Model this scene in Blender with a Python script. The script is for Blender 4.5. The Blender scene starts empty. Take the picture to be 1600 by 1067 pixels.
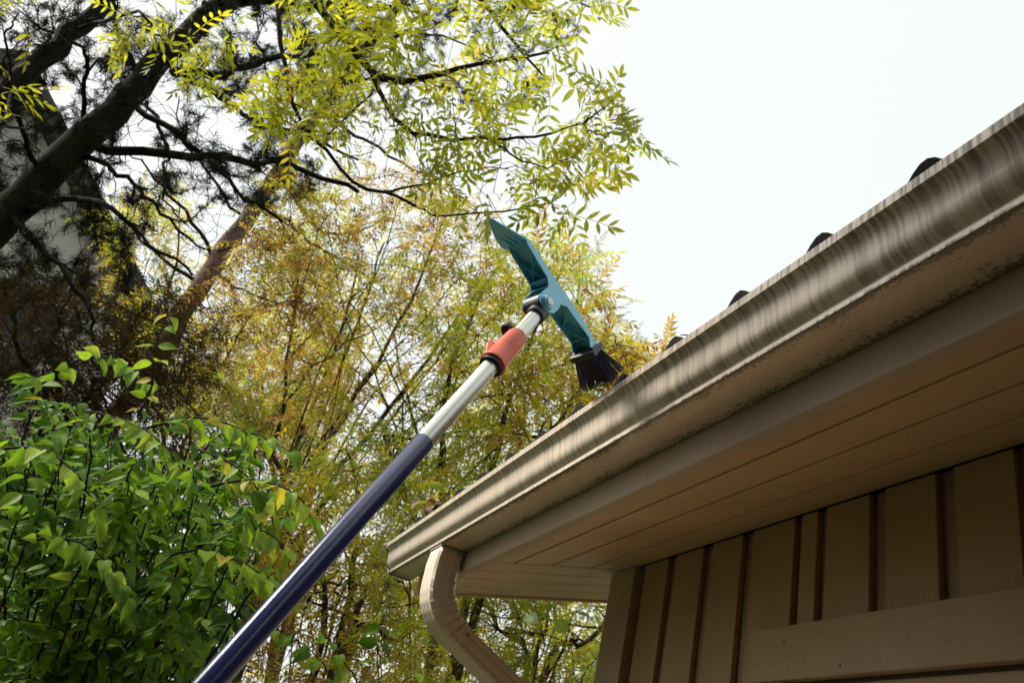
import bpy, math, random
import numpy as np
from mathutils import Vector, Matrix

random.seed(7); rng = np.random.default_rng(7)
S = bpy.context.scene
COL = S.collection
R = math.radians

# ------------------------------------------------------------------ camera
F_PX, CX, CY = 1304.875, 800.0, 533.5            # focal length and centre for a 1600 x 1067 picture
YAW, PITCH, ROLL = 0.290526486, 0.529872307, 0.264279909
CAMZ = 1.65
fw = np.array([-math.cos(YAW)*math.cos(PITCH), math.sin(YAW)*math.cos(PITCH), math.sin(PITCH)])
r0 = np.cross(fw, [0, 0, 1]); r0 /= np.linalg.norm(r0); u0 = np.cross(r0, fw)
cr = math.cos(ROLL)*r0 + math.sin(ROLL)*u0
cu = -math.sin(ROLL)*r0 + math.cos(ROLL)*u0
CAM = np.array([0.0, 0.0, CAMZ])
cam = bpy.data.cameras.new('camera'); camo = bpy.data.objects.new('camera', cam); COL.objects.link(camo)
camo.matrix_world = Matrix(((cr[0], cu[0], -fw[0], 0), (cr[1], cu[1], -fw[1], 0), (cr[2], cu[2], -fw[2], CAMZ), (0, 0, 0, 1)))
cam.sensor_width = 36.0; cam.lens = F_PX/1600*36.0
cam.clip_start = 0.05; cam.clip_end = 2000
cam.dof.use_dof = True; cam.dof.focus_distance = 1.5; cam.dof.aperture_fstop = 10.0
S.camera = camo

# ------------------------------------------------------------------ sky, sun, exposure
SUN_EL, SUN_AZ = 45.0, 247.0      # azimuth: direction towards the sun, degrees from +X counter-clockwise
W = bpy.data.worlds.new('World'); S.world = W; W.use_nodes = True
nt = W.node_tree; nt.nodes.clear()
sky = nt.nodes.new('ShaderNodeTexSky'); sky.sky_type = 'NISHITA'; sky.sun_disc = False
sky.sun_elevation = R(SUN_EL); sky.sun_rotation = R(90-SUN_AZ)
sky.air_density = 1.0; sky.dust_density = 6.0; sky.ozone_density = 1.0
bgs = nt.nodes.new('ShaderNodeBackground'); bgs.inputs['Strength'].default_value = 0.03
nt.links.new(sky.outputs[0], bgs.inputs['Color'])
# the even cloud layer of an overcast day
# (brighter overhead than towards the horizon)
bgc = nt.nodes.new('ShaderNodeBackground'); bgc.inputs['Color'].default_value = (0.975, 1.0, 0.93, 1)
tcw = nt.nodes.new('ShaderNodeTexCoord'); sxw = nt.nodes.new('ShaderNodeSeparateXYZ'); nt.links.new(tcw.outputs['Generated'], sxw.inputs[0])
mrw = nt.nodes.new('ShaderNodeMapRange'); mrw.interpolation_type = 'SMOOTHSTEP'; nt.links.new(sxw.outputs[2], mrw.inputs['Value'])
for k_, v_ in (('From Min', .88), ('From Max', 1.0), ('To Min', .455), ('To Max', 1.1)): mrw.inputs[k_].default_value = v_
nt.links.new(mrw.outputs[0], bgc.inputs['Strength'])
add = nt.nodes.new('ShaderNodeAddShader'); wo = nt.nodes.new('ShaderNodeOutputWorld')
nt.links.new(bgs.outputs[0], add.inputs[0]); nt.links.new(bgc.outputs[0], add.inputs[1]); nt.links.new(add.outputs[0], wo.inputs['Surface'])
sl = bpy.data.lights.new('sun', 'SUN'); so = bpy.data.objects.new('sun', sl); COL.objects.link(so)
sl.energy = 3.3; sl.angle = R(12); sl.color = (1.0, 0.95, 0.85)
sd = Vector((math.cos(R(SUN_EL))*math.cos(R(SUN_AZ)), math.cos(R(SUN_EL))*math.sin(R(SUN_AZ)), math.sin(R(SUN_EL))))
so.rotation_euler = sd.to_track_quat('Z', 'Y').to_euler(); so.location = (0, -5, 12)
S.view_settings.view_transform = 'Standard'; S.view_settings.look = 'None'
S.view_settings.exposure = 0.98; S.view_settings.gamma = 1.0
S.render.engine = 'CYCLES'
S.cycles.max_bounces = 8; S.cycles.transparent_max_bounces = 4
S.cycles.use_denoising = True

# ------------------------------------------------------------------ helpers
def ray(px, py):
    return cr*((px-CX)/F_PX) - cu*((py-CY)/F_PX) + fw
def at(px, py, d):
    return CAM + ray(px, py)*d
U = 0.55                                                # one house unit in metres
def hp(x, y, z):
    return (x*U, y*U, z*U + CAMZ)
def upto(P, px, py):
    """the point on the line of sight through (px, py) that stands most nearly above P"""
    d = ray(px, py); h = d[:2]; t = float(np.dot(P[:2], h)/np.dot(h, h))
    return CAM + d*t

class MB:
    def __init__(s): s.v = []; s.f = []; s.n = 0; s.tone = []; s.uv = None
    def add(s, v, f, tone=0.5):
        v = np.asarray(v, float); o = s.n
        s.v.append(v); s.n += len(v)
        for q in f: s.f.append(tuple(i+o for i in q)); s.tone.append(tone)
    def box(s, a, b):
        x0, y0, z0 = a; x1, y1, z1 = b
        s.add([(x0,y0,z0),(x1,y0,z0),(x1,y1,z0),(x0,y1,z0),(x0,y0,z1),(x1,y0,z1),(x1,y1,z1),(x0,y1,z1)],
              [(0,3,2,1),(4,5,6,7),(0,1,5,4),(1,2,6,5),(2,3,7,6),(3,0,4,7)])
    def prism(s, poly, axis, length):
        """poly: list of 3D points (planar), extruded by the vector axis*length"""
        p = np.asarray(poly, float); n = len(p); q = p + np.asarray(axis, float)*length
        s.add(np.vstack([p, q]), [tuple(range(n))[::-1], tuple(range(n, 2*n))] + [(i, (i+1) % n, n+(i+1) % n, n+i) for i in range(n)])
    def tube(s, pts, rad, sides=6, cap=True, tone=0.5):
        p = np.asarray(pts, float); n = len(p)
        rad = np.broadcast_to(np.asarray(rad, float), (n,))
        t = np.gradient(p, axis=0); t /= np.linalg.norm(t, axis=1)[:, None] + 1e-12
        a = np.cross(t[0], (0, 0, 1.0))
        if np.linalg.norm(a) < .1: a = np.cross(t[0], (1.0, 0, 0))
        a /= np.linalg.norm(a); ang = np.arange(sides)*2*math.pi/sides; vs = []
        for i in range(n):
            a = a - t[i]*np.dot(a, t[i]); a /= np.linalg.norm(a) + 1e-12; b = np.cross(t[i], a)
            vs.append(p[i] + rad[i]*(np.cos(ang)[:, None]*a + np.sin(ang)[:, None]*b))
        f = [(i*sides+k, i*sides+(k+1) % sides, (i+1)*sides+(k+1) % sides, (i+1)*sides+k) for i in range(n-1) for k in range(sides)]
        if cap: f += [tuple(range(sides))[::-1], tuple(range((n-1)*sides, n*sides))]
        s.add(np.vstack(vs), f, tone)
    def build(s, name, mat, parent=None, smooth=None, bevel=0, loc=None):
        me = bpy.data.meshes.new(name)
        v = np.vstack(s.v) if s.v else np.zeros((0, 3))
        if parent is not None: v = v - np.array(parent['_o'])
        me.from_pydata(v.tolist(), [], s.f)
        if s.uv is not None:
            l = me.uv_layers.new(name='UVMap'); l.data.foreach_set('uv', np.asarray(s.uv, np.float32).ravel())
        a = me.attributes.new('tone', 'FLOAT', 'FACE'); a.data.foreach_set('value', np.asarray(s.tone, np.float32))
        return finish(me, name, mat, parent, smooth, bevel)

def finish(me, name, mat, parent, smooth, bevel=0):
    me.validate(); me.update()
    me.materials.append(mat)
    if smooth is not None:
        me.polygons.foreach_set('use_smooth', np.ones(len(me.polygons), bool))
        if smooth < 180: me.set_sharp_from_angle(angle=R(smooth))
    o = bpy.data.objects.new(name, me); COL.objects.link(o)
    if parent is not None:
        o.parent = parent; o['_o'] = list(parent['_o'])
    else: o['_o'] = [0, 0, 0]
    if bevel:
        m = o.modifiers.new('Bevel', 'BEVEL'); m.width = bevel; m.segments = 2; m.limit_method = 'ANGLE'; m.angle_limit = R(35)
    return o

def thing(name, label, cat, loc=(0, 0, 0), group=None):
    o = bpy.data.objects.new(name, None); COL.objects.link(o); o.location = loc; o['_o'] = list(map(float, loc))
    o['label'] = label; o['category'] = cat
    if group: o['group'] = group
    return o
def tag(o, label, cat, group=None):
    o['label'] = label; o['category'] = cat
    if group: o['group'] = group
    return o

def instances(tv, tf, mats, pos, tones, name, mat, parent, uv=None, smooth=180):
    """one mesh out of many copies of a small leaf shape (a crown)"""
    N, V = len(pos), len(tv)
    v = np.einsum('nij,vj->nvi', mats, tv) + pos[:, None, :]
    v = v.reshape(-1, 3) - np.array(parent['_o'])
    me = bpy.data.meshes.new(name)
    lens = np.array([len(f) for f in tf]); flat = np.concatenate([np.array(f) for f in tf]); L = len(flat); Fn = len(tf)
    me.vertices.add(N*V); me.vertices.foreach_set('co', v.astype(np.float32).ravel())
    me.loops.add(N*L); me.loops.foreach_set('vertex_index', (flat[None, :] + (np.arange(N)*V)[:, None]).ravel().astype(np.int32))
    me.polygons.add(N*Fn)
    st = np.concatenate([[0], np.cumsum(lens)[:-1]])
    me.polygons.foreach_set('loop_start', (st[None, :] + (np.arange(N)*L)[:, None]).ravel().astype(np.int32))
    me.update(calc_edges=True)
    a = me.attributes.new('tone', 'FLOAT', 'FACE'); a.data.foreach_set('value', np.repeat(tones, Fn).astype(np.float32))
    if uv is not None:
        l = me.uv_layers.new(name='UVMap'); l.data.foreach_set('uv', np.tile(uv[flat], (N, 1)).astype(np.float32).ravel())
    return finish(me, name, mat, parent, smooth)

def frames(ax, up):
    """rotation matrices whose columns are leaf axis x, width y, normal z"""
    ax = ax/np.linalg.norm(ax, axis=1)[:, None]
    y = np.cross(up, ax); y /= np.linalg.norm(y, axis=1)[:, None] + 1e-9
    z = np.cross(ax, y)
    return np.stack([ax, y, z], axis=2)

# ------------------------------------------------------------------ materials
def newmat(name):
    m = bpy.data.materials.new(name); m.use_nodes = True; t = m.node_tree; t.nodes.clear()
    o = t.nodes.new('ShaderNodeOutputMaterial'); return m, t, o
def N(t, typ, **kw):
    n = t.nodes.new(typ)
    for k, v in kw.items():
        if hasattr(n, k): setattr(n, k, v)
        else: n.inputs[k].default_value = v
    return n
def ramp(t, stops, fac=None, interp='LINEAR'):
    n = t.nodes.new('ShaderNodeValToRGB'); n.color_ramp.interpolation = interp
    e = n.color_ramp.elements
    while len(e) < len(stops): e.new(.5)
    for el, (p, c) in zip(e, stops):
        el.position = p; el.color = (c, c, c, 1) if isinstance(c, (int, float)) else tuple(c) + (1,)
    if fac is not None: t.links.new(fac, n.inputs[0])
    return n
def mixc(t, fac, a, b, mode='MIX'):
    n = t.nodes.new('ShaderNodeMix'); n.data_type = 'RGBA'; n.blend_type = mode
    for s, x in ((0, fac), (6, a), (7, b)):
        if hasattr(x, 'is_linked'): t.links.new(x, n.inputs[s])
        else: n.inputs[s].default_value = x if s == 0 else tuple(x) + (1,)
    return n.outputs[2]
def mapping(t, coord, scale):
    tc = t.nodes.new('ShaderNodeTexCoord'); mp = t.nodes.new('ShaderNodeMapping'); mp.inputs['Scale'].default_value = scale
    t.links.new(tc.outputs[coord], mp.inputs[0]); return mp.outputs[0]
def noise(t, vec, scale, detail=3, rough=.55, dist=0):
    n = N(t, 'ShaderNodeTexNoise', Scale=scale, Detail=detail, Roughness=rough, Distortion=dist)
    t.links.new(vec, n.inputs['Vector']); return n.outputs['Fac']
def bump(t, h, strength, dist=.01):
    b = N(t, 'ShaderNodeBump', Strength=strength, Distance=dist); t.links.new(h, b.inputs['Height']); return b.outputs[0]

def paint_mat(name, col, grain=(1, 30, 30), dirt=.5, rough=.55, specks=True):
    m, t, o = newmat(name)
    v = mapping(t, 'Object', grain); v1 = mapping(t, 'Object', (1, 1, 1))
    g = noise(t, v, 6, 4); big = noise(t, v1, 3.0, 3)
    d = tuple(c*.80 for c in col); l = tuple(min(1, c*1.07) for c in col)
    c1 = mixc(t, ramp(t, [(.3, 0), (.7, 1)], big).outputs[0], d, l)
    c2 = mixc(t, ramp(t, [(.35, .0), (.75, .28)], g).outputs[0], c1, tuple(c*.62 for c in col))
    c3 = c2
    if specks:
        s = noise(t, v1, 95, 2); s2 = noise(t, v1, 9, 2)
        k = N(t, 'ShaderNodeMath', operation='MULTIPLY'); t.links.new(ramp(t, [(.66, 0), (.72, 1)], s).outputs[0], k.inputs[0]); t.links.new(ramp(t, [(.48, 0), (.7, dirt)], s2).outputs[0], k.inputs[1])
        c3 = mixc(t, k.outputs[0], c2, (.05, .04, .03))
    p = N(t, 'ShaderNodeBsdfPrincipled', Roughness=rough); t.links.new(c3, p.inputs['Base Color'])
    t.links.new(bump(t, g, .25, .002), p.inputs['Normal'])
    t.links.new(p.outputs[0], o.inputs[0]); return m

def plain_mat(name, col, rough=.5, metal=0, var=.1, coat=0, scale=40, bumps=.05, spec=.5):
    m, t, o = newmat(name); v = mapping(t, 'Object', (1, 1, 1)); n = noise(t, v, scale, 4)
    c = mixc(t, n, tuple(x*(1-var) for x in col), tuple(min(1, x*(1+var)) for x in col))
    p = N(t, 'ShaderNodeBsdfPrincipled', Roughness=rough, Metallic=metal); t.links.new(c, p.inputs['Base Color'])
    p.inputs['Coat Weight'].default_value = coat; p.inputs['Specular IOR Level'].default_value = spec
    t.links.new(ramp(t, [(0, rough*.8), (1, min(1, rough*1.25))], n).outputs[0], p.inputs['Roughness'])
    if bumps: t.links.new(bump(t, n, bumps, .002), p.inputs['Normal'])
    t.links.new(p.outputs[0], o.inputs[0]); return m

def leaf_mat(name, stops, trans=.42, gloss=.06, rough=.45, veins=False, refl=.7):
    m, t, o = newmat(name)
    a = N(t, 'ShaderNodeAttribute', attribute_name='tone')
    c = ramp(t, stops, a.outputs['Fac']).outputs[0]
    v = mapping(t, 'Object', (1, 1, 1)); n = noise(t, v, 60, 2)
    c = mixc(t, ramp(t, [(.35, .30), (.65, 0)], n).outputs[0], c, (.03, .03, .008))
    nrm = None
    if veins:
        uv = t.nodes.new('ShaderNodeTexCoord').outputs['UV']
        sx = N(t, 'ShaderNodeSeparateXYZ'); t.links.new(uv, sx.inputs[0])
        ab = N(t, 'ShaderNodeMath', operation='ABSOLUTE'); t.links.new(sx.outputs[1], ab.inputs[0])
        k = N(t, 'ShaderNodeMath', operation='MULTIPLY_ADD'); t.links.new(ab.outputs[0], k.inputs[0]); k.inputs[1].default_value = -.55; t.links.new(sx.outputs[0], k.inputs[2])
        w = N(t, 'ShaderNodeMath', operation='MULTIPLY'); t.links.new(k.outputs[0], w.inputs[0]); w.inputs[1].default_value = 44
        si = N(t, 'ShaderNodeMath', operation='SINE'); t.links.new(w.outputs[0], si.inputs[0])
        side = ramp(t, [(.72, 0), (.98, .55)], si.outputs[0]).outputs[0]
        mid = ramp(t, [(.0, .8), (.05, 0)], ab.outputs[0]).outputs[0]
        mx = N(t, 'ShaderNodeMath', operation='MAXIMUM'); t.links.new(side, mx.inputs[0]); t.links.new(mid, mx.inputs[1])
        c = mixc(t, mx.outputs[0], c, (.16, .25, .05)); nrm = bump(t, mx.outputs[0], .6, .002)
    d = N(t, 'ShaderNodeBsdfDiffuse'); tr = N(t, 'ShaderNodeBsdfTranslucent'); g = N(t, 'ShaderNodeBsdfGlossy', Roughness=rough)
    t.links.new(mixc(t, 1.0, c, (refl, refl, refl), 'MULTIPLY'), d.inputs[0])
    t.links.new(mixc(t, 1.0, c, (1.15, 1.1, .6), 'MULTIPLY'), tr.inputs[0]); g.inputs[0].default_value = (.8, .85, .8, 1)
    if nrm is not None:
        for s in (d, g): t.links.new(nrm, s.inputs['Normal'])
    m1 = N(t, 'ShaderNodeMixShader'); m1.inputs[0].default_value = trans; t.links.new(d.outputs[0], m1.inputs[1]); t.links.new(tr.outputs[0], m1.inputs[2])
    m2 = N(t, 'ShaderNodeMixShader'); m2.inputs[0].default_value = gloss; t.links.new(m1.outputs[0], m2.inputs[1]); t.links.new(g.outputs[0], m2.inputs[2])
    t.links.new(m2.outputs[0], o.inputs[0]); return m

def bark_mat(name, a, b, scale=14, moss=None):
    m, t, o = newmat(name); v = mapping(t, 'Object', (1, 1, .3)); v1 = mapping(t, 'Object', (1, 1, 1))
    n = noise(t, v, scale, 6, .65); vo = N(t, 'ShaderNodeTexVoronoi', Scale=scale*1.6, feature='DISTANCE_TO_EDGE'); t.links.new(v, vo.inputs['Vector'])
    c = mixc(t, ramp(t, [(.35, 0), (.68, 1)], n).outputs[0], a, b)
    c = mixc(t, ramp(t, [(0, .8), (.12, 0)], vo.outputs['Distance']).outputs[0], c, tuple(x*.35 for x in a))
    if moss: c = mixc(t, ramp(t, [(.5, 0), (.62, .8)], noise(t, v1, 7, 4)).outputs[0], c, moss)
    p = N(t, 'ShaderNodeBsdfPrincipled', Roughness=.9); t.links.new(c, p.inputs['Base Color']); p.inputs['Specular IOR Level'].default_value = .15
    t.links.new(bump(t, n, .9, .02), p.inputs['Normal']); t.links.new(p.outputs[0], o.inputs[0]); return m

def gutter_mat():
    m, t, o = newmat('streaked_gutter')
    uvn = t.nodes.new('ShaderNodeTexCoord').outputs['UV']; sx = N(t, 'ShaderNodeSeparateXYZ'); t.links.new(uvn, sx.inputs[0])
    u, vv = sx.outputs[0], sx.outputs[1]                 # u metres along the eave, v 0..1 down the front, 1..2 along the underside
    def st(scu, scv, detail, dist):
        mp = N(t, 'ShaderNodeMapping'); mp.inputs['Scale'].default_value = (scu, scv, 1); t.links.new(uvn, mp.inputs[0])
        return noise(t, mp.outputs[0], 1, detail, .6, dist)
    fine = st(150, .7, 3, .08); mid = st(40, .7, 3, .3); spot = st(150, 14, 4, .2); spot2 = st(13, 4, 4, .5); patch = st(2.5, 1.2, 2, 0)
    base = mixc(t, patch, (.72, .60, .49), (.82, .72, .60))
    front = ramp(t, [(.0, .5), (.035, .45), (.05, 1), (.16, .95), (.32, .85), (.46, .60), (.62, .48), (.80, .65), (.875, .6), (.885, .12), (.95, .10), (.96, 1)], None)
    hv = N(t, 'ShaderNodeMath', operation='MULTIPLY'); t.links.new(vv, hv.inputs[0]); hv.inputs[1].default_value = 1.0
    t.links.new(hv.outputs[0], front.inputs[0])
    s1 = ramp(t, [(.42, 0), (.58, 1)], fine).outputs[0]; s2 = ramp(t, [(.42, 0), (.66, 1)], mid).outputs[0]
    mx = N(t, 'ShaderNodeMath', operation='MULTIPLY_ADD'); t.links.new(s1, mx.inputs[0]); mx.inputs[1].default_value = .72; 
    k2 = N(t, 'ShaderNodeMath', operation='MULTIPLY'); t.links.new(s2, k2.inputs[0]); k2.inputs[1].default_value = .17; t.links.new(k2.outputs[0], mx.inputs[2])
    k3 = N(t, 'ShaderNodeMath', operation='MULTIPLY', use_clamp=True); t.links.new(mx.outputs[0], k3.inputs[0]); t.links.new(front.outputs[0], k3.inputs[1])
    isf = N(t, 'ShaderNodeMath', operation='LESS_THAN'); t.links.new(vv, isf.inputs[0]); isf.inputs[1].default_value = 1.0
    # grime thickens towards +X, with some of the shade there painted into it
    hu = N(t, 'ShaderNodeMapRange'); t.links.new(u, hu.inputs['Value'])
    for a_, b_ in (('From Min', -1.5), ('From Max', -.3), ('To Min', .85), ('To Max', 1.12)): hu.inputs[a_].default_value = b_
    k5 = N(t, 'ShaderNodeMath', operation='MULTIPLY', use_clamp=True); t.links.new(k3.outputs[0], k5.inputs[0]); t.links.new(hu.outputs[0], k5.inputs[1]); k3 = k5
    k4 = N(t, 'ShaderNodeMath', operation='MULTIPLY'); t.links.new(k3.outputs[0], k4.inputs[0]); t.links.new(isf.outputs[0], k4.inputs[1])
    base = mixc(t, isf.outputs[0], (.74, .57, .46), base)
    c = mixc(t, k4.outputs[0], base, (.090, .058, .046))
    # underside: spotted, thick grime along both edges
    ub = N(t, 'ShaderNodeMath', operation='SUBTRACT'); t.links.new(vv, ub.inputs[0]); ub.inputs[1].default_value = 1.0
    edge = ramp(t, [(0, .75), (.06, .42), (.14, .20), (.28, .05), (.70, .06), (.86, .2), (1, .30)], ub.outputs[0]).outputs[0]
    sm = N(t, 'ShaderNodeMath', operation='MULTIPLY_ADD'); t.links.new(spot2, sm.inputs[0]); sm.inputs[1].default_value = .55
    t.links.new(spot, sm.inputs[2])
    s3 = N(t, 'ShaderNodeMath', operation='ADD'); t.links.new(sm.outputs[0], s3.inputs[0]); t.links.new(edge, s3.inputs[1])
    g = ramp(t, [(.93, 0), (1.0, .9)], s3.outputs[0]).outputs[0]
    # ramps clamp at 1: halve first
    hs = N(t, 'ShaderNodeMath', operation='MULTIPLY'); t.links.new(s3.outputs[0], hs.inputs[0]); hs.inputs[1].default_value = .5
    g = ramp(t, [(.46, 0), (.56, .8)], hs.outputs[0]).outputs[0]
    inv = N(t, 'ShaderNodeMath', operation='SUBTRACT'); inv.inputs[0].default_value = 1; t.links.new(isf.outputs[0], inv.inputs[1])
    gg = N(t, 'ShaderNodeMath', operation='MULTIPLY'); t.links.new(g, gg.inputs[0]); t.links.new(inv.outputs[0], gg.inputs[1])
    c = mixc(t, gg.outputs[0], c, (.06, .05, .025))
    p = N(t, 'ShaderNodeBsdfPrincipled', Roughness=.34); p.inputs['Coat Weight'].default_value = .35; p.inputs['Coat Roughness'].default_value = .12; t.links.new(c, p.inputs['Base Color'])
    t.links.new(ramp(t, [(0, .22), (1, .75)], k4.outputs[0]).outputs[0], p.inputs['Roughness'])
    t.links.new(bump(t, mid, .12, .003), p.inputs['Normal'])
    t.links.new(p.outputs[0], o.inputs[0]); return m

def ground_mat():
    m, t, o = newmat('lawn_soil'); v = mapping(t, 'Object', (1, 1, 1))
    c = mixc(t, ramp(t, [(.4, 0), (.6, 1)], noise(t, v, .6, 5)).outputs[0], (.035, .045, .015), (.07, .075, .03))
    c = mixc(t, ramp(t, [(.55, 0), (.7, .7)], noise(t, v, 9, 4)).outputs[0], c, (.12, .08, .03))
    p = N(t, 'ShaderNodeBsdfPrincipled', Roughness=.95); t.links.new(c, p.inputs['Base Color'])
    t.links.new(bump(t, noise(t, v, 40, 4), .6, .05), p.inputs['Normal']); t.links.new(p.outputs[0], o.inputs[0]); return m

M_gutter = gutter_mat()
M_trim = paint_mat('beige_trim_paint', (.58, .46, .34), (30, 30, 1.2))
M_fascia = paint_mat('beige_fascia_paint', (.62, .48, .38), (1.2, 30, 30))
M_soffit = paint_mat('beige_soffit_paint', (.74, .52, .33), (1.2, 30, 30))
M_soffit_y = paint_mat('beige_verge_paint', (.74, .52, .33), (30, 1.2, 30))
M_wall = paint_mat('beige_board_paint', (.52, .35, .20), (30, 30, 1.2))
M_recess = paint_mat('darker_recess_board', (.40, .27, .20), (30, 30, 1.2), specks=False)  # darker tone than the proud boards
M_window = paint_mat('beige_window_paint', (.56, .39, .24), (1.2, 30, 30))
M_pipe = plain_mat('beige_pipe_enamel', (.78, .68, .57), .32, 0, .03, 0, 25, .02)
M_tile = plain_mat('dark_roof_tile', (.012, .010, .012), .9, 0, .3, 0, 30, .3, .12)
M_glass = plain_mat('dark_window_glass', (.02, .02, .02), .08, 0, .1, 0, 5, 0)
M_int = plain_mat('dark_deck_board', (.12, .09, .07), .8)
M_ground = ground_mat()

# ------------------------------------------------------------------ ground
g = MB(); g.add([(-600, -600, 0), (600, -600, 0), (600, 600, 0), (-600, 600, 0)], [(0, 1, 2, 3)])
go = g.build('ground', M_ground); go['kind'] = 'structure'

# ------------------------------------------------------------------ the house with its eave
HX0, HX1 = -3.57, 3.1                                   # corner of the wall, far end (house units)
RX0 = -4.42                                              # outer edge of the overhang at the verge
SL = math.tan(R(15.26)); SZ = .711                       # soffit plane z = SZ + SL*y
def soff(y): return SZ + SL*y
house = thing('house', 'pale beige boarded house with overhanging eave, gutter and downspout', 'house', hp(HX0, 1.9, 0)[:2] + (0.0,))
G0 = -CAMZ/U                                             # ground in house units
YB = 13.0; YR = (1.9+YB)/2                               # back wall, ridge

def hbox(mb, a, b): mb.box(hp(*a), hp(*b))
# gutter: open strip with UVs, thickened
prof = [(1.012, 1.274), (1.004, 1.288), (.998, 1.293), (.992, 1.287), (.992, 1.262), (1.004, 1.256), (1.010, 1.250), (1.016, 1.240), (1.022, 1.222), (1.0245, 1.205), (1.026, 1.190), (1.031, 1.178),
        (1.040, 1.167), (1.051, 1.160), (1.0535, 1.156), (1.0535, 1.138), (1.057, 1.1345), (1.09, 1.1335), (1.14, 1.1325), (1.184, 1.1320), (1.1885, 1.137), (1.1885, 1.29)]
arc = [0]
for (y0, z0), (y1, z1) in zip(prof, prof[1:]): arc.append(arc[-1] + math.hypot(y1-y0, z1-z0))
iF, iB = 15, 19
def pv(i):
    if i <= iF: return arc[i]/arc[iF]*.985
    if i <= iB: return 1.01 + (arc[i]-arc[iF])/(arc[iB]-arc[iF])*.97
    return 2.5
def strip(x0, x1, nx, profile, uvf):
    mb = MB(); xs = np.linspace(x0, x1, nx); n = len(profile); v = []; f = []; uv = []
    for x in xs: v += [hp(x, y, z) for y, z in profile]
    for i in range(nx-1):
        for k in range(n-1):
            q = (i*n+k, (i+1)*n+k, (i+1)*n+k+1, i*n+k+1); f.append(q)
            ua, ub = xs[i]*U, xs[i+1]*U
            uv += [(ua, uvf(k)), (ub, uvf(k)), (ub, uvf(k+1)), (ua, uvf(k+1))]
    mb.add(v, f); mb.uv = uv; return mb
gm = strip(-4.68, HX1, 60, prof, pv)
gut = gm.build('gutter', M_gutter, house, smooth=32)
so_ = gut.modifiers.new('Solidify', 'SOLIDIFY'); so_.thickness = .0016; so_.offset = 1
ec = MB(); ec.prism([hp(-4.672, y, z) for y, z in prof[2:21]] + [hp(-4.672, 1.1885, 1.275)], (1, 0, 0), .003)
ec.build('end_cap', plain_mat('gutter_cap_metal', (.56, .52, .42), .5), gut)
ecs = MB(); ecs.tube([hp(-4.682, y, z) for y, z in prof[2:21]], .0016, 5)
ecs.build('end_seam', plain_mat('dark_seam_sealant', (.06, .045, .04), .7), gut, smooth=60)
# hidden hangers across the trough
for x in np.arange(-4.3, 4, 1.1):
    h = MB(); h.box(hp(x, 1.004, 1.268), hp(x+.04, 1.187, 1.274)); h.build('hanger', M_pipe, gut)

# fascia and verge board
fm = MB(); hbox(fm, (RX0, 1.191, 1.036), (HX1, 1.228, 1.335)); fm.build('fascia', M_fascia, house, bevel=.002)
bm_ = MB(); bm_.prism([hp(RX0-.045, 1.18, soff(1.18)-.012), hp(RX0-.045, YR, soff(YR)-.012), hp(RX0-.045, YR, soff(YR)+.34), hp(RX0-.045, 1.18, soff(1.18)+.34)], (1, 0, 0), .04*U)
bm_.build('bargeboard', M_soffit_y, house, bevel=.002)
# eave soffit: boards along the eave
sm = MB(); ys = [1.2295, 1.331, 1.510, 1.707, 1.905]
for i in range(4):
    a, b = ys[i] + (.005 if i else 0), ys[i+1] - .005
    sm.prism([hp(-3.497, a, soff(a)), hp(-3.497, b, soff(b)), hp(-3.497, b, soff(b)+.03), hp(-3.497, a, soff(a)+.03)], (1, 0, 0), (HX1+3.497)*U)
sb = MB(); sb.prism([hp(RX0+.01, 1.23, soff(1.23)+.034), hp(RX0+.01, 2.0, soff(2.0)+.034), hp(RX0+.01, 2.0, soff(2.0)+.06), hp(RX0+.01, 1.23, soff(1.23)+.06)], (1, 0, 0), (HX1-RX0)*U)
sm.build('soffit', M_soffit, house, bevel=.0025)
sb.build('soffit_backing', M_int, house)
# verge soffit: boards that climb with the roof
vm = MB(); xs_ = [-4.42, -4.185, -3.945, -3.715, -3.503]
for i in range(4):
    a, b = xs_[i]+.006, xs_[i+1]-.006
    vm.prism([hp(a, 1.2295, soff(1.2295)), hp(b, 1.2295, soff(1.2295)), hp(b, YR, soff(YR)), hp(a, YR, soff(YR))], (0, 0, 1), .03*U)
vm.build('verge_soffit', M_soffit_y, house, bevel=.0025)
vb = MB(); vb.prism([hp(RX0, 2.0, soff(2.0)+.034), hp(HX0+.1, 2.0, soff(2.0)+.034), hp(HX0+.1, YR, soff(YR)+.034), hp(RX0, YR, soff(YR)+.034)], (0, 0, 1), .03*U)
vb.build('verge_backing', M_int, house)

# walls: recessed boards, then proud boards
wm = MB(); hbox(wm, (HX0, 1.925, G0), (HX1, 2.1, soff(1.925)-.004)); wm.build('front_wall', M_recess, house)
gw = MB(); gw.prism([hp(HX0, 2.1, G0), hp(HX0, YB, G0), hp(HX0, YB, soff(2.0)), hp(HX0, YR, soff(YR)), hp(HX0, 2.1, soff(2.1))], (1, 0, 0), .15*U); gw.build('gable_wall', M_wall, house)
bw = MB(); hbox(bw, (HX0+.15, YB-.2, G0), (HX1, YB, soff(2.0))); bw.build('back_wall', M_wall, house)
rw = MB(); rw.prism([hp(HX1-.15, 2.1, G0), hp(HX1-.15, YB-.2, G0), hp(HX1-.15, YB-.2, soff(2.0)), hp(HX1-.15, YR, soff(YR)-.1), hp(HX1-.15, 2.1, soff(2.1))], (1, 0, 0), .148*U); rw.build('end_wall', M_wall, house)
edges = [(-3.338, -3.146), (-3.087, -2.887), (-2.822, -2.627), (-2.563, -2.33), (-2.294, -2.214)]
x = -2.17
while x < HX1-.3: edges.append((x, x+.195)); x += .26
WX0, WX1, WZ0, WZ1 = -2.40, 0.5, -1.35, .648            # window opening
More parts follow.
